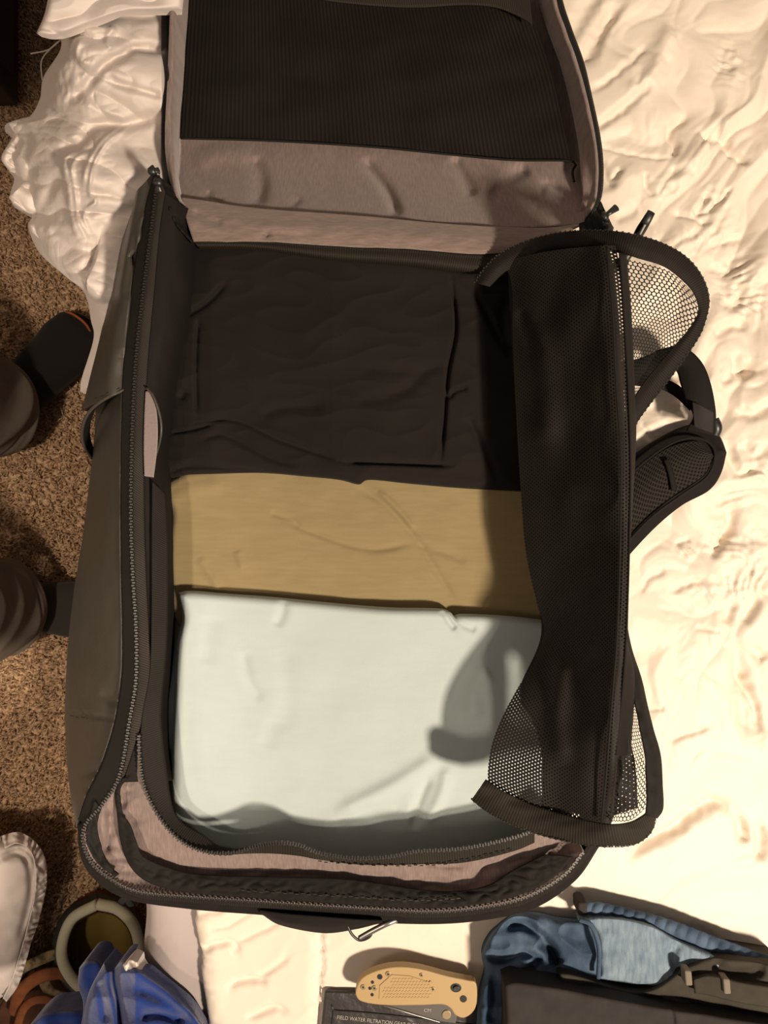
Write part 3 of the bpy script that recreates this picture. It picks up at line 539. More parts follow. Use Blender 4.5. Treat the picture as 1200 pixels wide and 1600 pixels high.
# floor of the bag and back wall
cloth('back_panel', [(260, 330), (560, 350), (900, 360)], [(900, 360), (925, 800), (900, 1290)], [(200, 1340), (560, 1370), (860, 1340)], [(260, 330), (190, 800), (200, 1340)], .636, .010, M['black'], bp, 30, 40, R=20)
# zipper tapes, webbing and inner walls
loft('zipper_tape', [zc(MOUT, .7722), zc(ML + [(187, 1212), (160, 1257), (134, 1288)], .778)], 200, 8, M['edge'], bp, solid=.0012)
loft('zipper_tape', [zc(MLow[3:], .7755), [(a + (-1 if a < 300 else 2), b + (9 if a > 180 else 4), .768) for a, b in MLow[3:]]], 200, 6, M['tape'], bp, solid=.0012)
teeth('zipper_teeth', zc(ML + MLow[1:], Z0 + .003), M['coil'], bp, w=.0011)
MIN = [(258, 300), (249, 360), (241, 450), (231, 560), (225, 680), (225, 800), (228, 900), (232, 980), (234, 1060), (222, 1125), (205, 1180), (190, 1222)]
loft('rim_webbing', [zc(ML + [(192, 1200), (183, 1222)], .7765), zc(MIN, .7762)], 240, 8, M['tape2'], bp, lambda px, py, u, v: .0008 * np.sin(v * np.pi), solid=.0012)
WI = [(300, 330), (298, 400), (288, 500), (268, 600), (256, 700), (260, 780), (262, 860), (262, 950), (258, 1030), (252, 1110), (254, 1170), (262, 1220)]
loft('inner_wall', [zc(MIN, .774), [(a * .5 + c * .5, b * .5 + d * .5, .768) for (a, b), (c, d) in zip(smooth(MIN, 14), smooth(WI, 14))], zc(WI, .748), [(a + 14, b, .70) for a, b in WI], [(a + 18, b, .642) for a, b in WI]], 200, 40, M['black'], bp,
     lambda px, py, u, v: .003 * ns(px / 30, py / 60, 137) * np.sin(np.pi * v) + creases(px, py, [([(300, 640), (280, 560), (285, 500)], .004, 8)]))
# pinkish grey lining seen through the slit beside the webbing
loft('lining_window', [[(228, 612, .7790), (226, 650, .7790), (225, 700, .7790), (226, 744, .7790)], [(233, 611, .7795), (244, 640, .7800), (246, 690, .7795), (240, 746, .7790)]], 50, 10, M['lilac'], bp)
tube('sleeve_edge', [(229, 606, .781), (240, 620, .782), (250, 650, .780), (252, 675, .778), (247, 700, .772), (242, 715, .770)], .0010, M['leather'], bp, 8, 40)
loft('inner_zipper_tape', [[(238, 752, .7775), (237, 850, .7775), (237, 950, .7775), (234, 1050, .7775), (222, 1120, .7775), (219, 1190, .777), (227, 1233, .777), (253, 1283, .777), (287, 1317, .777), (327, 1333, .777), (360, 1336, .777)],
     [(258, 772, .771), (262, 850, .771), (262, 950, .771), (259, 1020, .771), (252, 1100, .771), (252, 1133, .771), (260, 1200, .770), (270, 1262, .769), (287, 1287, .769), (315, 1303, .769), (338, 1320, .771), (362, 1330, .775)]], 240, 8, M['tape'], bp, solid=.0014)
# grey lining strip around the lower rim
I = [(219, 1110), (219, 1190), (227, 1233), (253, 1283), (287, 1317), (327, 1332), (367, 1334), (425, 1325), (467, 1326), (500, 1336), (556, 1343), (612, 1340), (650, 1333), (725, 1328), (800, 1313), (840, 1300), (875, 1275)]
MID = [(211, 1118), (201, 1210), (195, 1250), (195, 1290), (212, 1335), (255, 1362), (330, 1369), (420, 1368), (480, 1371), (540, 1378), (600, 1383), (660, 1382), (730, 1374), (800, 1356), (860, 1333), (895, 1300)]
def lin_f(px, py, u, v):
    return (.004 * ridge(px / 40, py / 30, 141, 1.8) * np.clip(1 - u * 3.0, 0, 1) + .0025 * ns(px / 24, py / 14, 143)) * np.sin(np.pi * v) + creases(px, py, [([(740, 1360), (790, 1345), (830, 1330)], .006, 7), ([(820, 1390), (850, 1350), (862, 1320)], .006, 7), ([(655, 1345), (690, 1352), (730, 1350)], .004, 6), ([(165, 1240), (172, 1290), (165, 1340)], .006, 6)])
loft('rim_lining', [zc(MLow, .776), zc(MID, .763), zc(I, .774)], 300, 36, M['heather'], bp, lin_f)
loft('rim_trim', [[(199, 1215, .776), (188, 1235, .774), (192, 1270, .772), (204, 1290, .774), (213, 1315, .776), (224, 1338, .774), (262, 1355, .773), (310, 1366, .772), (400, 1369, .772), (500, 1371, .772), (560, 1375, .772), (650, 1389, .772), (706, 1393, .772), (760, 1384, .772), (800, 1360, .772), (850, 1335, .772)],
     [(190, 1215, .776), (180, 1235, .773), (184, 1275, .772), (189, 1315, .772), (205, 1355, .773), (235, 1380, .775), (285, 1393, .777), (340, 1399, .777), (430, 1405, .777), (520, 1412, .777), (600, 1417, .777), (670, 1419, .777), (740, 1414, .777), (815, 1397, .777), (868, 1368, .777), (895, 1338, .776)]], 280, 14, M['edge'], bp,
     lambda px, py, u, v: .003 * np.abs(ns(px / 22, py / 12, 145)) * np.sin(np.pi * v) + .001)
loft('corner_lining', [[(148, 1250, .776), (137, 1290, .777), (137, 1320, .777), (152, 1348, .777), (180, 1370, .777)], [(158, 1262, .777), (152, 1290, .776), (158, 1322, .775), (170, 1350, .776), (186, 1366, .777)]], 60, 8, M['edge'], bp, lambda px, py, u, v: .002 * ns(px / 9, py / 16, 147) + .001)
loft('inner_zipper_tape', [[(350, 1331, .776), (390, 1323, .778), (430, 1318, .781), (470, 1321, .780), (500, 1333, .777), (556, 1341, .777), (612, 1338, .777), (650, 1330, .777), (725, 1325, .777), (800, 1309, .777), (835, 1297, .777)],
     [(350, 1336, .776), (390, 1333, .777), (430, 1333, .777), (470, 1337, .777), (500, 1343, .777), (556, 1350, .776), (612, 1351, .776), (650, 1350, .776), (725, 1347, .775), (800, 1330, .775), (835, 1316, .775)]], 240, 8, M['hem'], bp)
teeth('zipper_teeth', [(217, 1150, .7785), (219, 1190, .7785), (227, 1233, .7785), (253, 1283, .7785), (287, 1317, .7785), (327, 1332, .7785), (367, 1332, .7785), (400, 1322, .779), (433, 1317, .782), (467, 1320, .781), (500, 1333, .779), (556, 1341, .779), (612, 1338, .779), (650, 1330, .779), (725, 1325, .779), (800, 1309, .779), (835, 1297, .779)], M['coil'], bp, w=.0012)
def stitches(pts, z, m_, pitch=.0045, ln=.0013): return teeth('stitching', zc(pts, z), m_, bp, pitch=pitch, w=.0003, h=.0002, lift=.0004)
stitches([(112, 1119), (150, 1124), (186, 1130)], .735, M['black']); stitches([(380, 1392), (460, 1396), (560, 1402), (640, 1407), (720, 1404)], .7785, M['coil']); stitches([(500, 1346), (600, 1352), (700, 1349), (800, 1328)], .7775, M['black'])
stitches([(150, 622), (175, 611), (200, 603)], .772, M['black'])
# handle, cord and metal hook at the bottom
loft('handle', [[(405, 1423, .764), (450, 1428, .767), (500, 1432, .768), (560, 1437, .767), (598, 1439, .764)], [(407, 1426, .755), (450, 1440, .760), (505, 1446, .760), (560, 1443, .760), (596, 1441, .755)], [(410, 1427, .735), (440, 1444, .735), (505, 1456, .735), (555, 1450, .735), (592, 1441, .735)]], 80, 14, M['black'], bp, solid=.002)
hk = tube('metal_hook', [(562, 1466, .755), (585, 1453, .758), (612, 1440, .760), (640, 1430, .750)], .0022, M['steel'], bp, 10, 40)
tube('cord_loop', [(543, 1446, .757), (550, 1460, .757), (562, 1469, .756), (577, 1464, .757), (583, 1452, .757)], .0011, M['plastic'], bp, 8, 40)

# lid thrown back at the top
LL = [(269, -60), (266, 20), (262, 120), (258, 200), (260, 250), (272, 300), (290, 325)]
def lid_f(px, py, u, v): return .0012 * ns(px / 50, py / 40, 151) + creases(px, py, [([(566, 246), (585, 272), (606, 300), (624, 342)], .011, 9), ([(392, 245), (408, 280), (402, 322)], .009, 12), ([(322, 298), (332, 312), (350, 320)], .006, 7), ([(300, 262), (345, 240), (395, 245)], .004, 14, 'r'), ([(705, 245), (730, 285), (740, 310)], .009, 11), ([(765, 318), (790, 285), (830, 262)], .009, 12), ([(455, 322), (470, 310)], .004, 6), ([(880, 300), (850, 290), (835, 330)], .004, 7)])
loft('lid_lining', [[(283, -60, .700), (275, 100, .700), (268, 200, .705), (272, 260, .715), (278, 315, .750)], [(420, -60, .69), (415, 100, .688), (412, 210, .692), (410, 270, .712), (405, 328, .752)], [(600, -60, .69), (600, 100, .688), (602, 210, .692), (604, 280, .712), (606, 342, .752)],
     [(760, -60, .69), (765, 100, .69), (772, 220, .694), (778, 290, .714), (782, 356, .752)], [(862, -60, .70), (890, 60, .70), (916, 170, .702), (925, 270, .712), (912, 352, .750)]], 150, 200, M['heather'], bp, lid_f)
loft('lid_side', [zc(LL, .745), [(276, -60, .742), (273, 20, .742), (272, 120, .742), (268, 200, .742), (270, 250, .748), (274, 300, .760), (290, 325, .76)], [(301, -60, .705), (297, 20, .705), (291, 100, .705), (283, 190, .706), (281, 250, .715), (279, 285, .735), (288, 325, .752)]], 90, 14, M['heather'], bp, lambda px, py, u, v: .0025 * ns(px / 14, py / 34, 153))
tube('lid_piping', [(300, -60, .707), (296, 20, .707), (290, 100, .707), (283, 190, .708), (281, 250, .716), (277, 285, .738), (275, 302, .752)], .0011, M['heather_h'], bp, 8, 60)
LR = [(860, -60), (868, 0), (884, 50), (902, 100), (918, 160), (930, 220), (934, 270), (929, 315), (908, 350)]
loft('lid_side', [[(a - 26 + (6 if b > 300 else 0), b + 2, .705 if b < 200 else .715 + (b - 200) * .0002) for a, b in LR], zc([(a - 8, b) for a, b in LR], .738), zc(LR, .742), [(a - 2, b, .72) for a, b in LR]], 90, 20, M['heather'], bp, lambda px, py, u, v: .0015 * ns(px / 14, py / 34, 155))
loft('lid_shell', [zc([(a - 1, b) for a, b in LR], .7415), [(a + 6 + (3 if b < 120 else 0), b - 2, .735) for a, b in LR], [(a + 5, b, .68) for a, b in LR], [(a - 30, b, .63) for a, b in LR]], 90, 14, M['edge'], bp)
loft('lid_shell', [zc([(a + 1, b) for a, b in LL], .7445), [(a + 1, b, .68) for a, b in LL], [(a + 40, b, .63) for a, b in LL]], 90, 12, M['edge'], bp)
teeth('zipper_teeth', [(a + 5, b, .738) for a, b in LR], M['coil'], bp)
def pk(px, py, u, v): return .0018 * ns(px / 80, py / 50, 157) + .002 + .004 * np.sin(np.pi * u) * np.sin(np.pi * v)
loft('mesh_pocket', [[(301, -60, .712), (500, -60, .70), (700, -60, .70), (800, -60, .710)], [(290, 100, .712), (500, 100, .70), (700, 105, .70), (858, 105, .712)], [(282, 216, .712), (400, 219, .702), (500, 224, .700), (600, 231, .700), (700, 241, .700), (800, 250, .702), (892, 252, .712)]], 240, 70, M['pocketnet'], bp, pk)
tube('pocket_seam', [(282, 216, .716), (400, 219, .706), (500, 224, .705), (600, 231, .705), (700, 241, .705), (800, 250, .707), (893, 252, .716), (894, 268, .718), (897, 284, .722)], .0010, M['edge'], bp, 6, 90)
loft('pocket_hem', [[(440, -40, .718), (600, -40, .716), (760, -40, .716), (826, -20, .722)], [(455, -8, .718), (540, 5, .717), (640, 12, .716), (725, 8, .716), (775, 12, .718), (815, 28, .720), (832, 40, .721)]], 120, 14, M['hem'], bp, lambda px, py, u, v: 0 * px + .006)
loft('hinge_strip', [[(283, 308, .752), (400, 325, .755), (560, 337, .755), (700, 350, .755), (840, 357, .755), (912, 350, .752)], [(292, 345, .762), (400, 352, .765), (560, 362, .765), (700, 372, .765), (800, 378, .765), (900, 356, .76)], [(303, 379, .762), (400, 377, .766), (520, 384, .766), (640, 389, .766), (760, 397, .766), (860, 380, .764)]], 220, 26, M['heather_h'], bp,
     lambda px, py, u, v: .0012 * ns(px / 40, py / 12, 159) + creases(px, py, [([(300, 330), (330, 345), (350, 350)], .004, 6), ([(415, 362), (420, 372)], .004, 6)]))
loft('back_rim', [[(303, 379, .763), (400, 378, .765), (520, 385, .765), (640, 390, .765), (760, 398, .765), (860, 384, .764)], [(310, 386, .752), (400, 388, .756), (520, 404, .758), (640, 413, .758), (760, 428, .758), (850, 430, .757)], [(310, 392, .66), (400, 394, .66), (520, 408, .66), (640, 418, .66), (760, 432, .66), (850, 436, .66)]], 200, 16, M['hem'], bp)
teeth('zipper_teeth', [(520, 399, .762), (640, 407, .762), (720, 417, .762), (790, 428, .762)], M['coil'], bp)
# zipper pulls and black gussets at the hinge ends
gl = loft('gusset', [[(240, 270, .772), (252, 292, .774), (262, 320, .774), (275, 350, .772), (300, 378, .768)], [(268, 292, .764), (278, 312, .762), (290, 335, .760), (294, 358, .758), (304, 384, .756)]], 50, 16, M['edge'], bp, lambda px, py, u, v: .004 * ns(px / 8, py / 12, 161))
loft('gusset', [[(905, 350, .765), (915, 345, .768), (930, 330, .766), (938, 315, .76)], [(905, 362, .768), (925, 362, .770), (945, 358, .768), (952, 345, .76)], [(905, 372, .74), (930, 372, .74), (952, 370, .74), (958, 356, .73)]], 40, 14, M['edge'], bp, lambda px, py, u, v: .003 * ns(px / 8, py / 8, 163))
def pull(c, ang, z, ln=16):
    x, y = c; a = math.radians(ang); dx, dy = math.cos(a), math.sin(a)
    s_ = tube('zipper_slider', [(x - dx * 4, y - dy * 4, z), (x, y, z + .003), (x + dx * 5, y + dy * 5, z)], [.0028, .0042, .0024], M['plastic'], bp, 8, 12, flat=.7)
    tube('pull_tab', [(x + dx * 4, y + dy * 4, z + .003), (x + dx * ln * .5, y + dy * ln * .5, z + .004), (x + dx * ln, y + dy * ln, z + .002)], [.0016, .0022, .0030], M['plastic'], s_, 8, 16, flat=.5)
pull((238, 266), 5, .778, 10); pull((246, 285), 80, .780, 14); pull((944, 338), -35, .765, 24); pull((938, 350), 20, .765, 12)
pt = tube('strap_pull', [(930, 440, .64), (970, 410, .652), (988, 385, .66), (1000, 362, .675), (1010, 345, .684), (1018, 331, .686)], [.0045, .0045, .0045, .0045, .0045, .0035], M['plastic'], bp, 10, 24, flat=.45)
tube('slot', [(1000, 366, .680), (1008, 351, .6865)], .0010, M['print'], pt, 6, 6)

# shoulder strap and webbing on the right
UPc = [(850, 860), (900, 805), (945, 760), (975, 727), (991, 715), (1019, 696), (1060, 674), (1093, 667), (1117, 679), (1129, 704)]; LOc = [(850, 1000), (900, 955), (945, 905), (975, 869), (1019, 822), (1062, 786), (1104, 763), (1122, 738), (1129, 712), (1129, 704)]
def mixc(f): return [(a * (1 - f) + c * f, b * (1 - f) + d * f) for (a, b), (c, d) in zip(smooth(UPc, 16), smooth(LOc, 16))]
st = loft('shoulder_strap', [zc(UPc, .622), zc(mixc(.03), .634), zc(mixc(.5), .640), zc(mixc(.97), .634), zc(LOc, .622)], 110, 30, M['black'], bp, solid=.004)
q = lambda f, k: [(a * (1 - k) + 1050 * k, b * (1 - k) + 750 * k) for a, b in mixc(f)]
loft('padding', [[(a - 3, b, 0.6410) for a, b in smooth([(948, 790), (990, 742), (1040, 703), (1080, 690), (1100, 693), (1112, 708)], 20)], [(a, b, 0.6465) for a, b in smooth([(948, 835), (990, 785), (1040, 738), (1080, 715), (1100, 708), (1113, 710)], 20)], [(a, b, 0.6410) for a, b in smooth([(948, 880), (990, 832), (1040, 785), (1080, 758), (1104, 738), (1114, 713)], 20)]], 110, 30, M['pad'], st)
tube('strap_binding', zc(UPc + LOc[::-1][1:], 0.6310), .0030, M['edge'], st, 8, 110)
tube('strap_binding', [(948, 785, 0.6450), (990, 737, 0.6460), (1040, 698, 0.6460), (1080, 684, 0.6460), (1108, 692, 0.6450), (1117, 712, 0.6440), (1104, 745, 0.6440), (1062, 775, 0.6450), (1010, 815, 0.6450), (948, 885, 0.6440)], .0012, M['edge'], st, 6, 110)
tube('strap_slot', [(1041, 718, 0.6480), (1048, 740, 0.6490), (1053, 766, 0.6470)], .0028, M['edge'], st, 8, 20, flat=.5)
loft('webbing', [[(930, 575, .64), (1000, 560, .66), (1035, 545, .665), (1068, 543, .670), (1095, 565, .672), (1110, 600, .672), (1118, 650, .665), (1113, 680, .655)], [(930, 615, .636), (995, 600, .655), (1030, 590, .66), (1055, 578, .664), (1064, 602, .666), (1073, 628, .668), (1083, 650, .665), (1072, 672, .656)]], 80, 12, M['black'], bp, lambda px, py, u, v: .003 * np.sin(np.pi * v), solid=.0016)
loft('webbing', [[(920, 575, .636), (1010, 588, .640), (1035, 591, .642), (1060, 602, .645), (1085, 625, .65)], [(915, 592, .636), (1005, 604, .640), (1030, 607, .642), (1055, 620, .645), (1078, 642, .65)]], 40, 8, M['tape'], bp, solid=.0016)
loft('strap_keeper', [[(1082, 628, .675), (1096, 634, .678), (1114, 644, .676)], [(1085, 666, .668), (1100, 672, .669), (1113, 676, .668)]], 20, 14, M['trouser'], bp, solid=.002)
tube('strap_end', [(1116, 655, .655), (1121, 668, .655), (1117, 680, .652)], .0045, M['plastic'], bp, 8, 16, flat=.6)

# mesh divider flap, unzipped and folded up over the right side
fp = loft('mesh_divider', [[(788, 408, .775), (800, 450, .777), (801, 520, .778), (806, 640, .778), (813, 760, .778), (821, 860, .780), (838, 940, .783), (850, 985, .786), (835, 1030, .79), (806, 1080, .795), (785, 1120, .798), (768, 1165, .80), (762, 1215, .80), (770, 1240, .80)],
    [(860, 392, .812), (868, 450, .815), (872, 540, .815), (880, 640, .815), (885, 760, .815), (890, 860, .815), (898, 940, .815), (900, 1000, .818), (893, 1060, .82), (880, 1110, .822), (868, 1160, .824), (862, 1210, .824), (866, 1270, .822)],
    [(935, 384, .846), (945, 430, .85), (952, 500, .852), (957, 600, .852), (962, 700, .852), (963, 800, .852), (962, 900, .852), (958, 1000, .852), (950, 1090, .852), (942, 1180, .850), (935, 1285, .842)],
    [(962, 384, .848), (970, 430, .853), (975, 500, .855), (981, 600, .855), (986, 680, .855), (985, 800, .855), (982, 900, .855), (978, 1000, .855), (970, 1100, .855), (962, 1200, .852), (953, 1287, .845)]], 260, 90, M['net_dense'], bp,
    lambda px, py, u, v: .004 * ns(px / 60, py / 90, 171) * np.sin(np.pi * v) + creases(px, py, [([(835, 500), (855, 600), (850, 700)], .004, 20, 'r'), ([(810, 480), (840, 560)], .003, 9), ([(880, 1020), (870, 1120), (880, 1200)], .005, 16, 'r')]), solid=0)
loft('mesh_backing', [[(792, 404, .772), (806, 640, .774), (822, 860, .777), (846, 985, .783), (812, 1080, .791), (838, 1140, .80), (848, 1200, .803), (845, 1262, .806)], [(862, 392, .808), (878, 640, .81), (888, 860, .81), (890, 985, .812), (885, 1080, .814), (884, 1140, .815), (885, 1200, .815), (888, 1268, .815)], [(948, 386, .842), (960, 600, .845), (965, 800, .845), (962, 985, .845), (955, 1080, .845), (950, 1140, .845), (946, 1200, .843), (938, 1282, .838)]], 200, 40, M['black'], fp, lambda px, py, u, v: 0 * px - .003, solid=0)
loft('hinge_panel', [[(940, 410, .826), (958, 600, .828), (965, 800, .828), (960, 1000, .828), (955, 1160, .828)], [(900, 410, .765), (915, 600, .765), (925, 800, .765), (925, 1000, .765), (915, 1160, .765)], [(940, 420, .70), (948, 600, .70), (950, 800, .70), (950, 1000, .70), (945, 1180, .70)]], 80, 16, M['black'], fp)
tube('ridge_seam', [(948, 385, .8525), (952, 430, .8565), (958, 500, .8585), (963, 600, .8585), (970, 700, .8585), (970, 800, .8585), (968, 900, .8585), (964, 1000, .8585), (956, 1100, .8575), (948, 1200, .855), (940, 1286, .847)], .0008, M['edge'], fp, 6, 120, flat=.6)
loft('ridge_band', [[(968, 395, .8545), (975, 500, .8555), (982, 620, .8555), (985, 740, .8555), (982, 900, .8555), (978, 1000, .8555), (972, 1080, .8555), (962, 1180, .853)], [(978, 398, .84), (986, 500, .84), (991, 620, .84), (992, 700, .835), (979, 900, .83), (976, 985, .835), (990, 1060, .838), (982, 1180, .838)], [(975, 420, .81), (978, 620, .80), (975, 740, .79), (970, 900, .79), (972, 985, .80), (985, 1050, .81), (985, 1180, .81)]], 120, 18, M['black'], fp)
n1 = dict(top=[(974, 404), (1010, 412), (1050, 426), (1088, 462)], right=[(1088, 462), (1094, 486), (1076, 520), (1040, 572), (994, 640)], bottom=[(988, 652), (994, 640)], left=[(974, 404), (982, 500), (988, 652)])
cloth('open_mesh', n1['top'], n1['right'], n1['bottom'], n1['left'], lambda px, py: .842 - .0004 * (px - 970), 0, M['net'], fp, 80, 90, R=1, rz=0, zf=lambda px, py, u, v: .004 * ns(px / 26, py / 34, 173) + creases(px, py, [([(1060, 480), (1048, 505), (1035, 520)], .005, 7)]))
OUTt = [(742, 442), (758, 418), (785, 394), (830, 374), (880, 363), (930, 360), (980, 365), (1030, 379), (1070, 401), (1096, 432), (1107, 468), (1100, 505), (1086, 535), (1047, 590), (1012, 635), (992, 665), (984, 700)]
INt = [(765, 448), (790, 424), (820, 410), (865, 397), (905, 391), (950, 391), (992, 402), (1035, 415), (1062, 434), (1084, 458), (1091, 486), (1078, 512), (1050, 545), (1020, 580), (1000, 606), (988, 632), (982, 668)]
Zt = [.770, .772, .778, .792, .812, .832, .846, .840, .832, .826, .822, .822, .823, .826, .830, .835, .84]
loft('zipper_band', [[(a, b, z) for (a, b), z in zip(OUTt, Zt)], [((a + c) / 2, (b + d) / 2, z + .005) for (a, b), (c, d), z in zip(OUTt, INt, Zt)], [(a, b, z + .004) for (a, b), z in zip(INt, Zt)]], 240, 16, M['tape'], fp, solid=.0015)
teeth('zipper_teeth', [(a, b, z + .001) for (a, b), z in zip(OUTt, Zt)], M['coil'], fp, w=.0005, lift=0)
cloth('open_mesh', [(973, 1062), (980, 1066), (986, 1078)], [(986, 1078), (998, 1130), (1008, 1200), (1010, 1262)], [(952, 1284), (985, 1282), (1010, 1262)], [(973, 1062), (968, 1120), (960, 1200), (952, 1284)], lambda px, py: .845 - .0006 * (px - 960), 0, M['net'], fp, 40, 110, R=1, rz=0, zf=lambda px, py, u, v: .004 * ns(px / 14, py / 40, 175))
loft('fold_panel', [[(972, 1040, .846), (968, 1100, .846), (966, 1180, .843), (958, 1275, .836)], [(982, 1060, .843), (975, 1110, .843), (992, 1190, .840), (997, 1262, .832)]], 60, 14, M['netback'], fp, lambda px, py, u, v: .003 * ns(px / 10, py / 40, 177) + .0015, solid=0)
OUTb = [(737, 1249), (770, 1273), (820, 1296), (880, 1313), (940, 1322), (985, 1320), (1010, 1307), (1022, 1288), (1024, 1272)]; INb = [(759, 1218), (790, 1238), (840, 1260), (900, 1277), (950, 1287), (985, 1284), (1003, 1275), (1013, 1265), (1020, 1255)]
Zb = [.800, .806, .814, .828, .840, .838, .832, .828, .828]
loft('zipper_band', [[(a, b, z - .004) for (a, b), z in zip(OUTb, Zb)], [((a + c) / 2, (b + d) / 2, z + .004) for (a, b), (c, d), z in zip(OUTb, INb, Zb)], [(a, b, z + .003) for (a, b), z in zip(INb, Zb)]], 160, 14, M['hem'], fp, lambda px, py, u, v: .0015 * ns(px / 40, py / 20, 179), solid=.0015)
teeth('zipper_teeth', [(a, b, z - .003) for (a, b), z in zip(OUTb, Zb)], M['coil'], fp, w=.0005, lift=0)
loft('zipper_band', [[(974, 950, .815), (985, 1010, .82), (1001, 1060, .824), (1010, 1100, .826), (1020, 1140, .828), (1031, 1180, .828), (1034, 1225, .828), (1035, 1262, .828), (1026, 1278, .826)], [(968, 960, .825), (974, 1020, .83), (984, 1065, .834), (992, 1100, .836), (1000, 1140, .838), (1007, 1180, .838), (1010, 1225, .838), (1010, 1255, .838), (1008, 1272, .836)]], 120, 12, M['edge'], fp, lambda px, py, u, v: .003 * np.sin(np.pi * v) + .0015 * ns(px / 14, py / 22, 181), solid=.0015)

# ---------------------------------------------------------------- folded clothes in the bag
def bkz(px, py): return .744 - .00004 * np.abs(px - 520) - .006 * np.clip((330 - px) / 60, 0, 1.4)
BC = [([(310, 495), (306, 570), (308, 652)], .005, 3.5), ([(285, 497), (325, 472), (355, 440)], .005, 5), ([(705, 433), (712, 515), (700, 580), (694, 660), (688, 726)], .007, 3.5), ([(530, 722), (610, 724), (707, 728)], .007, 3.2), ([(305, 661), (365, 657), (440, 690), (530, 720)], .005, 3), ([(310, 690), (350, 680), (420, 715), (470, 730)], .004, 5),
  ([(740, 440), (745, 465), (765, 500), (787, 545)], .006, 5), ([(700, 625), (710, 612), (732, 605)], .004, 4), ([(730, 650), (750, 690), (775, 745)], .005, 6), ([(405, 652), (440, 638), (510, 634)], .004, 9), ([(550, 627), (620, 615), (670, 578)], .004, 10), ([(262, 678), (300, 672), (335, 662)], .004, 3), ([(290, 610), (282, 625)], .004, 6), ([(262, 690), (268, 580), (290, 500)], .006, 5), ([(560, 574), (640, 580), (700, 570)], .003, 9), ([(800, 450), (785, 500), (800, 560)], .006, 8), ([(255, 745), (300, 728), (420, 738)], .004, 5)]
tag(cloth('folded_trousers', [(290, 384), (420, 380), (520, 392), (640, 404), (740, 422), (840, 445)], [(840, 445), (845, 600), (850, 772)], [(248, 728), (262, 748), (300, 743), (400, 739), (480, 745), (530, 750), (560, 757), (578, 750), (640, 756), (740, 765), (850, 772)], [(290, 384), (283, 440), (268, 540), (252, 640), (246, 700), (248, 728)],
    bkz, .05, M['black_soft'], None, 300, 220, R=16, rz=.010, zf=lambda px, py, u, v: creases(px, py, BC) + .0015 * ns(px / 70, py / 50, 191) + .0012 * ridge(px / 90, py / 40, 193, 2), inset=.004), 'folded black jersey trousers packed uppermost at the hinge end of the backpack', 'trousers')
def khz(px, py): return .7275 - .004 * np.clip((py - 880) / 100, 0, 1)
KC = [([(443, 815), (486, 831), (550, 853), (593, 858), (645, 849)], .0018, 5), ([(550, 757), (603, 789), (646, 837), (690, 905), (715, 949)], .0018, 6), ([(590, 765), (620, 795), (650, 830)], .002, 5, 'r'), ([(420, 800), (455, 812), (470, 825)], .0015, 5), ([(310, 870), (330, 900), (345, 925)], .0018, 7, 'r'), ([(370, 860), (380, 890)], .0015, 6, 'r'), ([(650, 850), (700, 865), (730, 880)], .0015, 6), ([(258, 795), (285, 770), (350, 755)], .002, 12, 'r')]
kh = thing('folded_shirt', P(540, 850, .70), 'folded khaki jersey shirt lying between the black trousers and the pale aqua shirt', 'shirt')
cloth('upper_fold', [(252, 762), (275, 745), (320, 732), (500, 725), (700, 740), (850, 755)], [(850, 755), (852, 860), (855, 985)], [(285, 985), (500, 985), (700, 985), (855, 985)], [(252, 762), (262, 785), (268, 805), (264, 850), (264, 900), (272, 960), (285, 985)], khz, .012, M['khaki'], kh, 240, 140, R=12, rz=.009, zf=lambda px, py, u, v: creases(px, py, KC) + .0008 * ns(px / 60, py / 40, 195))
cloth('lower_fold', [(260, 790), (500, 780), (840, 780)], [(840, 780), (850, 1150)], [(256, 1080), (500, 1150), (850, 1150)], [(260, 790), (262, 850), (259, 950), (257, 1020), (256, 1080)], .712, .02, M['khaki'], kh, 60, 80, R=8, rz=.006)
pkm = cloth('packed_shirt', [(258, 860), (400, 860), (800, 860)], [(800, 860), (820, 1200)], [(250, 1110), (400, 1200), (820, 1200)], [(258, 860), (254, 950), (252, 1050), (250, 1110)], .690, .045, M['lilac'], None, 40, 50, R=8, rz=.006); tag(pkm, 'pinkish grey folded garment peeking out beneath the khaki shirt at the left', 'garment')
aq = thing('folded_shirt', P(560, 1130, .70), 'folded pale aqua jersey shirt on top of the packed pile', 'shirt')
def aqz(px, py): return .7435 - .002 * np.clip((py - 1268 - 12 * np.sin(px / 60.)) / 60, 0, 1.2) ** 1.3 - .005 * np.clip((px - 760) / 90, 0, 1)
AC = [([(379, 1015), (388, 1060), (411, 1098)], .0016, 9), ([(690, 1180), (610, 1230), (520, 1275)], .0035, 13, 'r'), ([(672, 1210), (652, 1260), (646, 1300)], .003, 8), ([(700, 1195), (690, 1240), (665, 1290)], .003, 10, 'r'), ([(690, 952), (700, 968), (712, 985)], .003, 5), ([(712, 960), (722, 975), (745, 985)], .002, 5), ([(760, 1040), (740, 1090), (745, 1130)], .003, 12, 'r'), ([(440, 1010), (450, 1080), (440, 1150)], .0012, 16), ([(320, 1040), (330, 960)], .0012, 16), ([(415, 1170), (430, 1120)], .001, 14), ([(520, 1290), (580, 1265), (640, 1262)], .002, 10), ([(445, 935), (440, 960), (430, 980)], .002, 8)]
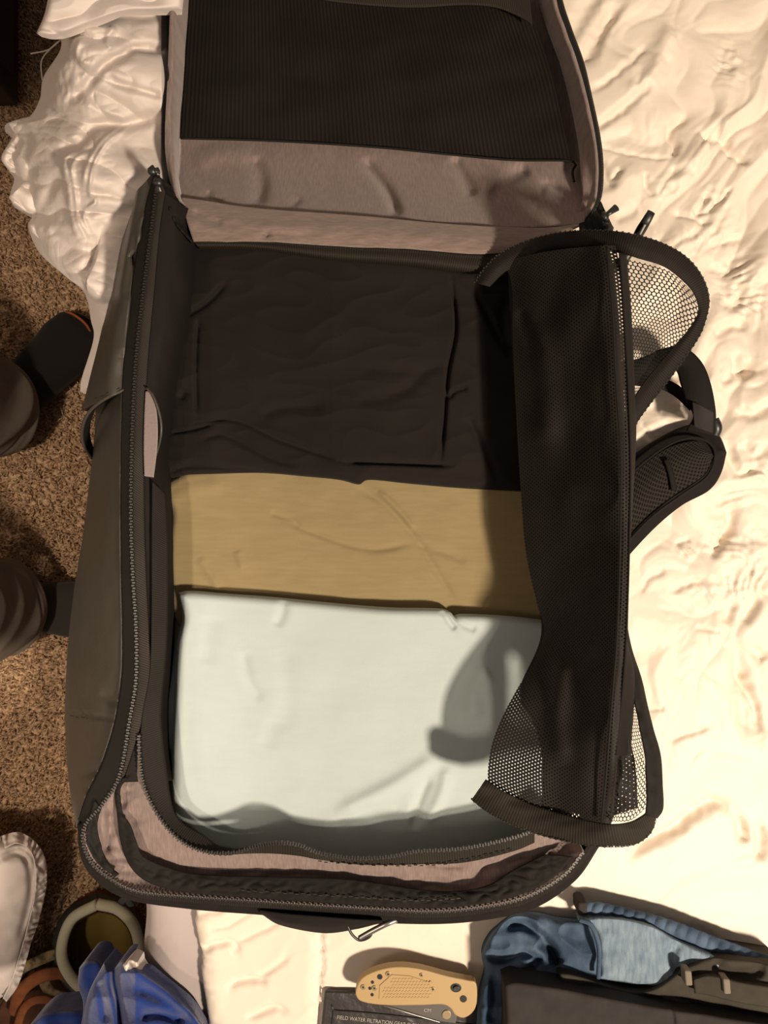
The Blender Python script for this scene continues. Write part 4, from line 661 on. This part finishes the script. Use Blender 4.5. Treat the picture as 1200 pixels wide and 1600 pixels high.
cloth('upper_fold', [(278, 926), (300, 923), (350, 927), (430, 933), (520, 942), (610, 949), (690, 951), (710, 962), (722, 959), (790, 962), (860, 970)], [(860, 970), (885, 1060), (880, 1180), (860, 1290)], [(335, 1327), (400, 1338), (500, 1348), (620, 1352), (720, 1342), (800, 1322), (860, 1290)], [(278, 926), (285, 965), (277, 1005), (273, 1080), (269, 1180), (271, 1262), (290, 1292), (335, 1327)],
      aqz, .010, M['aqua'], aq, 260, 200, R=15, rz=.0115, zf=lambda px, py, u, v: creases(px, py, AC) + .0008 * ns(px / 80, py / 60, 197))
cloth('lower_fold', [(279, 958), (400, 955), (860, 990)], [(860, 990), (870, 1290)], [(284, 1268), (500, 1285), (870, 1270)], [(279, 958), (272, 1000), (262, 1060), (253, 1110), (252, 1160), (257, 1215), (266, 1250), (284, 1268)], .719, .025, M['aqua'], aq, 80, 120, R=12, rz=.009, zf=lambda px, py, u, v: creases(px, py, [([(252, 1192), (262, 1182), (275, 1170)], .004, 3.5)]))

# ---------------------------------------------------------------- knife and pouch at the bottom
po = thing('gear_pouch', P(600, 1620, .62), 'flat black packet with grey print lying under the tan folding knife', 'packet')
outline('packet', [(507, 1549), (560, 1551), (640, 1558), (765, 1576), (755, 1740), (490, 1720)], .6125, 0.618, M['pouch'], po, .003, smooth_it=False)
lp = [(521, 1579), (600, 1585), (752, 1603), (745, 1700), (508, 1690)]
tube('label_border', [(508, 1690, 0.6185), (521, 1579, 0.6185), (521.5, 1578.6, 0.6185), (600, 1585, 0.6185), (752, 1603, 0.6185)], .0007, M['plastic'], po, 6, 40)
def text(s_, px, py, z, size, ang, m_, parent, name='lettering', sx=1):
    c = bpy.data.curves.new(name, 'FONT'); c.body = s_; c.size = size; c.extrude = .0001; o = bpy.data.objects.new('tmp', c); COL.objects.link(o); bpy.context.view_layer.update()
    me = bpy.data.meshes.new_from_object(o); bpy.data.objects.remove(o); n = len(me.vertices); co = np.empty(n * 3, np.float32); me.vertices.foreach_get('co', co); co = co.reshape(-1, 3)
    a = math.radians(ang); x = co[:, 0] * sx; y = co[:, 1].copy(); w0 = P(px, py, z) - np.array(wloc(parent))
    co[:, 0] = w0[0] + x * math.cos(a) - y * math.sin(a); co[:, 1] = w0[1] + x * math.sin(a) + y * math.cos(a); co[:, 2] += w0[2]
    me.vertices.foreach_set('co', co.ravel()); me.update(); me.name = name; me.materials.clear(); me.materials.append(m_)
    q_ = bpy.data.objects.new(name, me); COL.objects.link(q_); q_.parent = parent; return q_
text("FIELD WATER FILTRATION GEAR FLOW", 526, 1592, 0.6185, .0052, -6, M['print'], po, sx=.86)
kn = thing('folding_knife', P(650, 1545, 0.619), 'tan handled folding knife with screws lying on the black packet', 'knife')
KO = [(556, 1547), (565, 1529), (588, 1517), (619, 1511), (655, 1514), (697, 1525), (730, 1532), (744, 1537), (745, 1567), (738, 1583), (724, 1591), (711, 1586), (704, 1576), (691, 1570), (658, 1571), (601, 1571), (567, 1566), (557, 1558)]
outline('handle', KO, 0.626, 0.636, M['tan'], kn, .0022, 120)
b_ = outline('blade', [(592, 1566), (604, 1571), (640, 1582), (690, 1597), (712, 1600), (716, 1580), (690, 1560), (600, 1560)], 0.6215, 0.6255, mat('grey blade', (.14, .13, .12), .4, metal=.6), kn, .0008, 60, False)
tube('blade_edge', [(600, 1571.5, 0.6255), (620, 1577, 0.6258), (650, 1586, 0.6258), (690, 1598, 0.6255)], [.0005, .0012, .0009, .0004], M['steel'], b_, 6, 20)
text("CM", 662, 1581, 0.6258, .0048, -2, M['print'], b_)
outline('grip_panel', [(612, 1523), (640, 1525), (671, 1535), (676, 1560), (645, 1565), (592, 1561), (593, 1540)], 0.634, 0.6367, M['tan'], kn, .0004, 40, False)
db = MB()
for i in range(15):
    for j in range(7):
        x = 600 + i * 5.0 + (j % 2) * 2.5; y = 1530 + j * 4.8
        if x < 673 and y > 1524 + (x - 600) * .13 and not (x < 612 and y < 1540): db.box(P(x, y, 0.6367), np.array([.0007, .0007, 0]), np.array([-.0007, .0007, 0]), np.array([0, 0, .0004]))
g_ = db.build('grip_texture', M['tan'], kn); g_['kind'] = 'stuff'
def disc(name, x, y, r, z, m_, sy=1): 
    a = np.linspace(0, 2 * np.pi, 16, endpoint=False); return outline(name, [(x + r * math.cos(t_), y + r * sy * math.sin(t_)) for t_ in a], z - .0012, z, m_, kn, .0002, 17, False)
scr = mat('knife screw', (.38, .29, .17), .35, metal=.5)
for x, y in ((567.5, 1543), (585, 1544.5), (606.5, 1522.5), (658.5, 1524), (676.5, 1546)):
    d_ = disc('screw', x, y, 4.2 if x < 650 else 3.2, 0.6368, scr); o_ = outline('socket', [(x + 1.6 * math.cos(t_), y + 1.6 * math.sin(t_)) for t_ in np.linspace(0, 6.283, 7)[:-1]], 0.636, 0.6371, M['plastic'], d_, 0, 7, False)
for x, y, r in ((593.5, 1526.5, 4.3), (582, 1535, 2.6), (578, 1544.5, 2.6), (581.5, 1554.5, 2.6), (724, 1561, 5.6)): disc('hole', x, y, r, 0.6364, M['plastic'])
disc('lock_button', 712.5, 1544, 8.5, 0.6367, M['plastic'], .8); disc('lock_stud', 713.5, 1545, 4.5, 0.6385, M['pouch'], .8)
disc('pivot', 698, 1586, 7, 0.6265, scr)

# ---------------------------------------------------------------- jeans and trousers at the bottom right
je = thing('jeans', P(900, 1500, 0.615), 'faded blue jeans with turned up hem heaped right of the tan knife', 'jeans')
def dz(px, py): return 0.632 + .010 * np.clip((py - 1430) / 60, 0, 1)
def df(px, py, u, v): return .004 * ridge(px / 60, py / 45, 201, 1.3) + .0015 * ns(px / 30, py / 24, 203) + creases(px, py, [([(785, 1450), (815, 1445), (845, 1462), (870, 1500)], .014, 7), ([(755, 1490), (780, 1500), (820, 1490), (850, 1500)], .010, 6), ([(800, 1540), (830, 1510), (850, 1495)], .008, 6), ([(770, 1520), (775, 1560), (765, 1600)], .008, 8), ([(790, 1430), (830, 1435), (850, 1455)], .006, 6, 'r'), ([(840, 1470), (860, 1485), (872, 1510)], .012, 9)])
cloth('leg', [(785, 1440), (805, 1426), (835, 1424), (880, 1433), (930, 1436)], [(930, 1436), (945, 1500), (940, 1580), (930, 1660)], [(735, 1700), (800, 1700), (930, 1660)], [(785, 1440), (765, 1462), (753, 1492), (757, 1520), (748, 1560), (744, 1620), (735, 1700)], dz, .025, M['denim'], je, 150, 150, R=16, rz=.018, zf=df)
cloth('cuff', [(903, 1437), (950, 1433), (1010, 1443), (1065, 1472), (1135, 1500)], [(1135, 1500), (1130, 1545), (1100, 1580)], [(936, 1530), (980, 1537), (1035, 1545), (1100, 1580)], [(903, 1437), (926, 1446), (938, 1480), (936, 1530)], 0.649, .02, M['denim_l'], je, 140, 80, R=9, rz=.006, zf=lambda px, py, u, v: .004 * ns(px / 40, py / 30, 205) + creases(px, py, [([(1060, 1470), (1050, 1500), (1075, 1530)], .006, 9)]))
loft('waistband', [[(903, 1411, 0.632), (940, 1412, 0.634), (990, 1424, 0.634), (1050, 1440, 0.634), (1120, 1466, 0.634), (1220, 1502, 0.634)], [(903, 1432, 0.628), (940, 1432, 0.634), (990, 1438, 0.636), (1050, 1460, 0.636), (1115, 1490, 0.636), (1215, 1530, 0.636)]], 260, 16, M['denim'], je, lambda px, py, u, v: .0009 * np.sin(px / 2.6 + 3 * v) * np.sin(np.pi * v) + .004 * np.sin(np.pi * v), solid=.004)
outline('waist_tab', [(903, 1411), (918, 1410), (919, 1430), (904, 1431)], 0.617, 0.639, M['trouser'], je, .002, 5, False)
tube('hem_roll', [(905, 1437, 0.648), (924, 1446, 0.652), (936, 1480, 0.653), (935, 1528, 0.651)], .0022, M['denim'], je, 8, 40)
t2 = thing('folded_trousers', P(1120, 1560, 0.615), 'dark olive grey trousers with belt loops folded behind the charcoal pair', 'trousers', None)
cloth('leg', [(872, 1518), (900, 1522), (1000, 1548), (1080, 1505), (1130, 1495), (1230, 1510)], [(1230, 1510), (1235, 1600), (1230, 1700)], [(880, 1700), (1050, 1700), (1230, 1700)], [(872, 1518), (874, 1600), (880, 1700)], 0.656, .04, M['trouser2'], t2, 160, 90, R=10, rz=.008, zf=lambda px, py, u, v: creases(px, py, [([(1040, 1555), (1120, 1572), (1210, 1590)], .006, 4), ([(1050, 1565), (1120, 1583), (1210, 1602)], .005, 3), ([(1110, 1500), (1140, 1520), (1200, 1515)], .008, 10), ([(900, 1535), (980, 1552), (1050, 1570)], .004, 6)]) + .003 * ns(px / 50, py / 30, 207))
cloth('waistband', [(1082, 1530), (1110, 1524), (1160, 1535), (1230, 1545)], [(1230, 1545), (1230, 1575)], [(1085, 1552), (1110, 1556), (1160, 1568), (1230, 1578)], [(1082, 1530), (1085, 1552)], 0.664, .006, M['trouser2'], t2, 60, 20, R=4, rz=.002)
for x, y in ((1074, 1517), (1134, 1530)): outline('belt_loop', [(x - 4, y), (x + 7, y + 1), (x + 9, y + 24), (x - 2, y + 24)], 0.656, 0.6685, mat('belt loop cloth', (.17, .145, .115), .9), t2, .0015, 5, False)
tag(cloth('folded_trousers', [(786, 1536), (812, 1532), (900, 1546), (980, 1562), (1050, 1574), (1140, 1588), (1230, 1603)], [(1230, 1603), (1235, 1680), (1230, 1760)], [(780, 1760), (1000, 1760), (1230, 1760)], [(786, 1536), (788, 1600), (784, 1680), (780, 1760)], 0.674, .05, M['trouser'], None, 160, 80, R=10, rz=.009, zf=lambda px, py, u, v: creases(px, py, [([(1045, 1572), (1052, 1600), (1050, 1700)], .004, 3.5)]) + .002 * ns(px / 60, py / 40, 209)), 'charcoal twill trousers folded flat on top of the bottom right heap', 'trousers')
